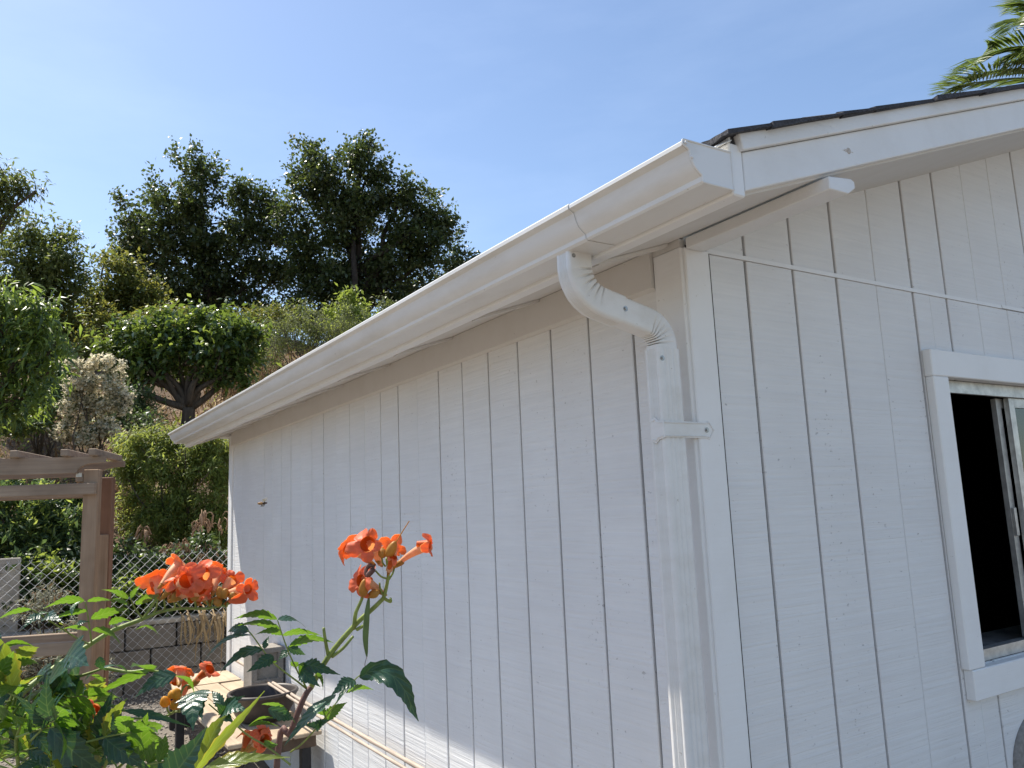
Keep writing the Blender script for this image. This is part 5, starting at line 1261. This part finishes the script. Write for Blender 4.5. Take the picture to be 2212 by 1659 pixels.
lst = [((10, 905), (220, 890), 'g', .36), ((-40, 860), (25, 930), 'w', .5), ((130, 1000), (255, 885), 'y', .36), ((90, 1020), (275, 1005), 'g', .26), ((100, 1160), (262, 1070), 'y', .42),
       ((405, 965), (530, 1010), 'd', .75), ((330, 1130), (385, 1030), 'w', .55), ((255, 1045), (330, 1150), 'd', .5), ((470, 1085), (465, 1205), 'w', .75), ((490, 1080), (400, 1120), 'd', .5), ((290, 1155), (110, 1290), 'w', .34), ((200, 1235), (450, 1195), 'y', .24), ((620, 965), (660, 1060), 'd', .6), ((650, 1035), (810, 1045), 'w', .45),
       ((925, 1052), (540, 1200), 'g', .17), ((1095, 1075), (830, 1218), 'd', .42), ((930, 1050), (820, 1010), 'g', .4), ((1095, 1085), (1215, 1170), 'g', .24), ((640, 1120), (540, 1080), 'g', .2),
       ((685, 1320), (668, 1600), 'd', .62), ((510, 1365), (345, 1600), 'd', .52), ((500, 1385), (430, 1500), 'w', .5), ((780, 1300), (1185, 1395), 'd', .14), ((730, 1500), (1000, 1490), 'g', .26), ((160, 1320), (480, 1320), 'y', .16), ((480, 1330), (620, 1290), 'g', .3), ((450, 1310), (590, 1350), 'g', .3), ((210, 1345), (410, 1235), 'g', .34),
       ((330, 1420), (100, 1530), 'g', .4), ((350, 1400), (560, 1380), 'g', .3), ((0, 1360), (140, 1370), 'g', .5), ((0, 1250), (70, 1260), 'y', .6), ((120, 1500), (-40, 1480), 'y', .3), ((100, 1420), (-20, 1390), 'g', .5), ((500, 1460), (740, 1640), 'y', .4), ((540, 1400), (600, 1480), 'y', .6), ((960, 1590), (850, 1500), 'g', .3), ((850, 1490), (1000, 1590), 'g', .35), ((700, 1560), (810, 1545), 'g', .35), ((830, 1580), (780, 1680), 'g', .5),
       ((310, 1560), (400, 1700), 'y', .5), ((200, 1600), (20, 1560), 'g', .34), ((240, 1620), (60, 1690), 'd', .4), ((880, 1620), (1010, 1640), 'y', .5), ((600, 1650), (500, 1560), 'y', .4), ((120, 1290), (20, 1270), 'g', .4), ((100, 1200), (-20, 1180), 'g', .4), ((30, 1030), (-30, 900), 'd', .5), ((60, 1600), (200, 1560), 'g', .35)]
for (b_, t_, k_, w_) in lst: stray(b_, t_, k_, w_, 1.14+rng.normal()*.02, 1.12+rng.normal()*.03, bow=random.uniform(.04, .14))
# twigs carrying them
for pts in ([(-60, 1420), (80, 1200), (20, 1020), (10, 905)], [(80, 1290), (110, 1160), (130, 1000)], [(-60, 1420), (60, 1340), (170, 1220), (300, 1150), (400, 1110), (470, 1085)], [(400, 1110), (520, 1080), (650, 1035)], [(650, 1035), (800, 1060), (925, 1050), (1100, 1080)], [(120, 1700), (300, 1560), (420, 1500), (560, 1420), (680, 1320), (780, 1300), (900, 1330)], [(300, 1560), (330, 1420), (500, 1365)], [(560, 1420), (640, 1290), (740, 1270)], [(680, 1500), (600, 1480), (500, 1460)], [(600, 1800), (700, 1560), (850, 1490)], [(600, 1800), (830, 1580), (960, 1590)], [(120, 1700), (100, 1500), (120, 1420), (160, 1320)]):
    stem([Z(*q, 1.15) for q in pts], .0026, .0015, V_STEM, 'twig', None, 16)
# further random leaves that fill the lower left mass
for k in range(44):
    sx, sy = random.uniform(-80, 900), random.uniform(1180, 1760); d0 = random.uniform(1.05, 1.35)
    if (sx > 330 and sy < 1420) or (sx > 620 and sy < 1640): continue
    ang = random.uniform(-.6, .6)+(math.pi if random.random() < .4 else 0); ll = random.uniform(120, 210)
    ra = [Z(sx, sy, d0), Z(sx+math.cos(ang)*ll*.8, sy-abs(math.sin(ang))*ll*.6-40, d0), Z(sx+math.cos(ang)*ll*1.5, sy-abs(math.sin(ang))*ll-60, d0-.02)]
    C_ = curve(ra, 8); ls = []
    for j in (3, 5, 7):
        for sg_ in (-1, 1):
            t = nrm(C_[j+1]-C_[j-1]); s_ = nrm(np.cross(t, CBk))*sg_; ln = random.uniform(.045, .07)
            ls.append((C_[j], C_[j]+(s_*.75+t*.6+rng.normal(size=3)*.2)*ln, random.choice(['g', 'g', 'y', 'd', 'g', 'w']), dict(wr=random.uniform(.34, .48))))
    ls.append((C_[8], C_[8]+nrm(C_[8]-C_[6])*.065, 'g', dict(wr=.4)))
    compound(ra, ls)

# ------------------------------------------------------------------ bee
bp = at(568, 1087, 1.30); bee = empty('honey_bee', tuple(bp)); tag(bee, 'small brown bee flying in front of the white wall', 'bee'); binv = Matrix.Translation(tuple(-bp))
BEE_D = m_plain('dark_bee_thorax', (.06, .04, .025), .7, 300, .4); BEE_S = m_plain('amber_bee_abdomen', (.32, .17, .06), .6, 300, .6)
WING = m_petal('bee_wing', (.4, .38, .34), (.5, .48, .42), .5)
def bpart(o): o.parent = bee; o.matrix_parent_inverse = binv; return o
f_ = nrm(CR*.95-CBk*.2+CU*.05); up_ = CU
bb = B(); bb.tube([bp-f_*.0085, bp-f_*.007, bp-f_*.004, bp-f_*.001, bp+f_*.0002], [.0006, .0019, .0026, .0022, .001], 10, 1)
bb.tube([bp, bp+f_*.001, bp+f_*.003, bp+f_*.0048], [.001, .0022, .0024, .001], 10, 0); bb.tube([bp+f_*.0046, bp+f_*.0056, bp+f_*.0068], [.0009, .0016, .0006], 8, 0)
bpart(bb.build('body', [BEE_D, BEE_S], None, smooth=True))
lg = B()
for s_ in (-1, 1):
    for q in (-.001, .001, .003): lg.tube([bp+f_*q, bp+f_*(q-.001)-up_*.003+CBk*s_*.0012, bp+f_*(q-.002)-up_*.0055+CBk*s_*.001], [.0005, .0004, .0002], 5)
bpart(lg.build('legs', BEE_D))
for s_ in (-1, 1):
    r0 = bp+f_*.002+up_*.0018; sd_ = nrm(CBk*s_+up_*.8); pts = [r0, r0+sd_*.004+f_*.003, r0+sd_*.009+f_*.003, r0+sd_*.0098, r0+sd_*.006-f_*.002]
    bpart(B().prism(pts, tuple(np.cross(nrm(sd_), f_)*.00008)).build('wing', WING))
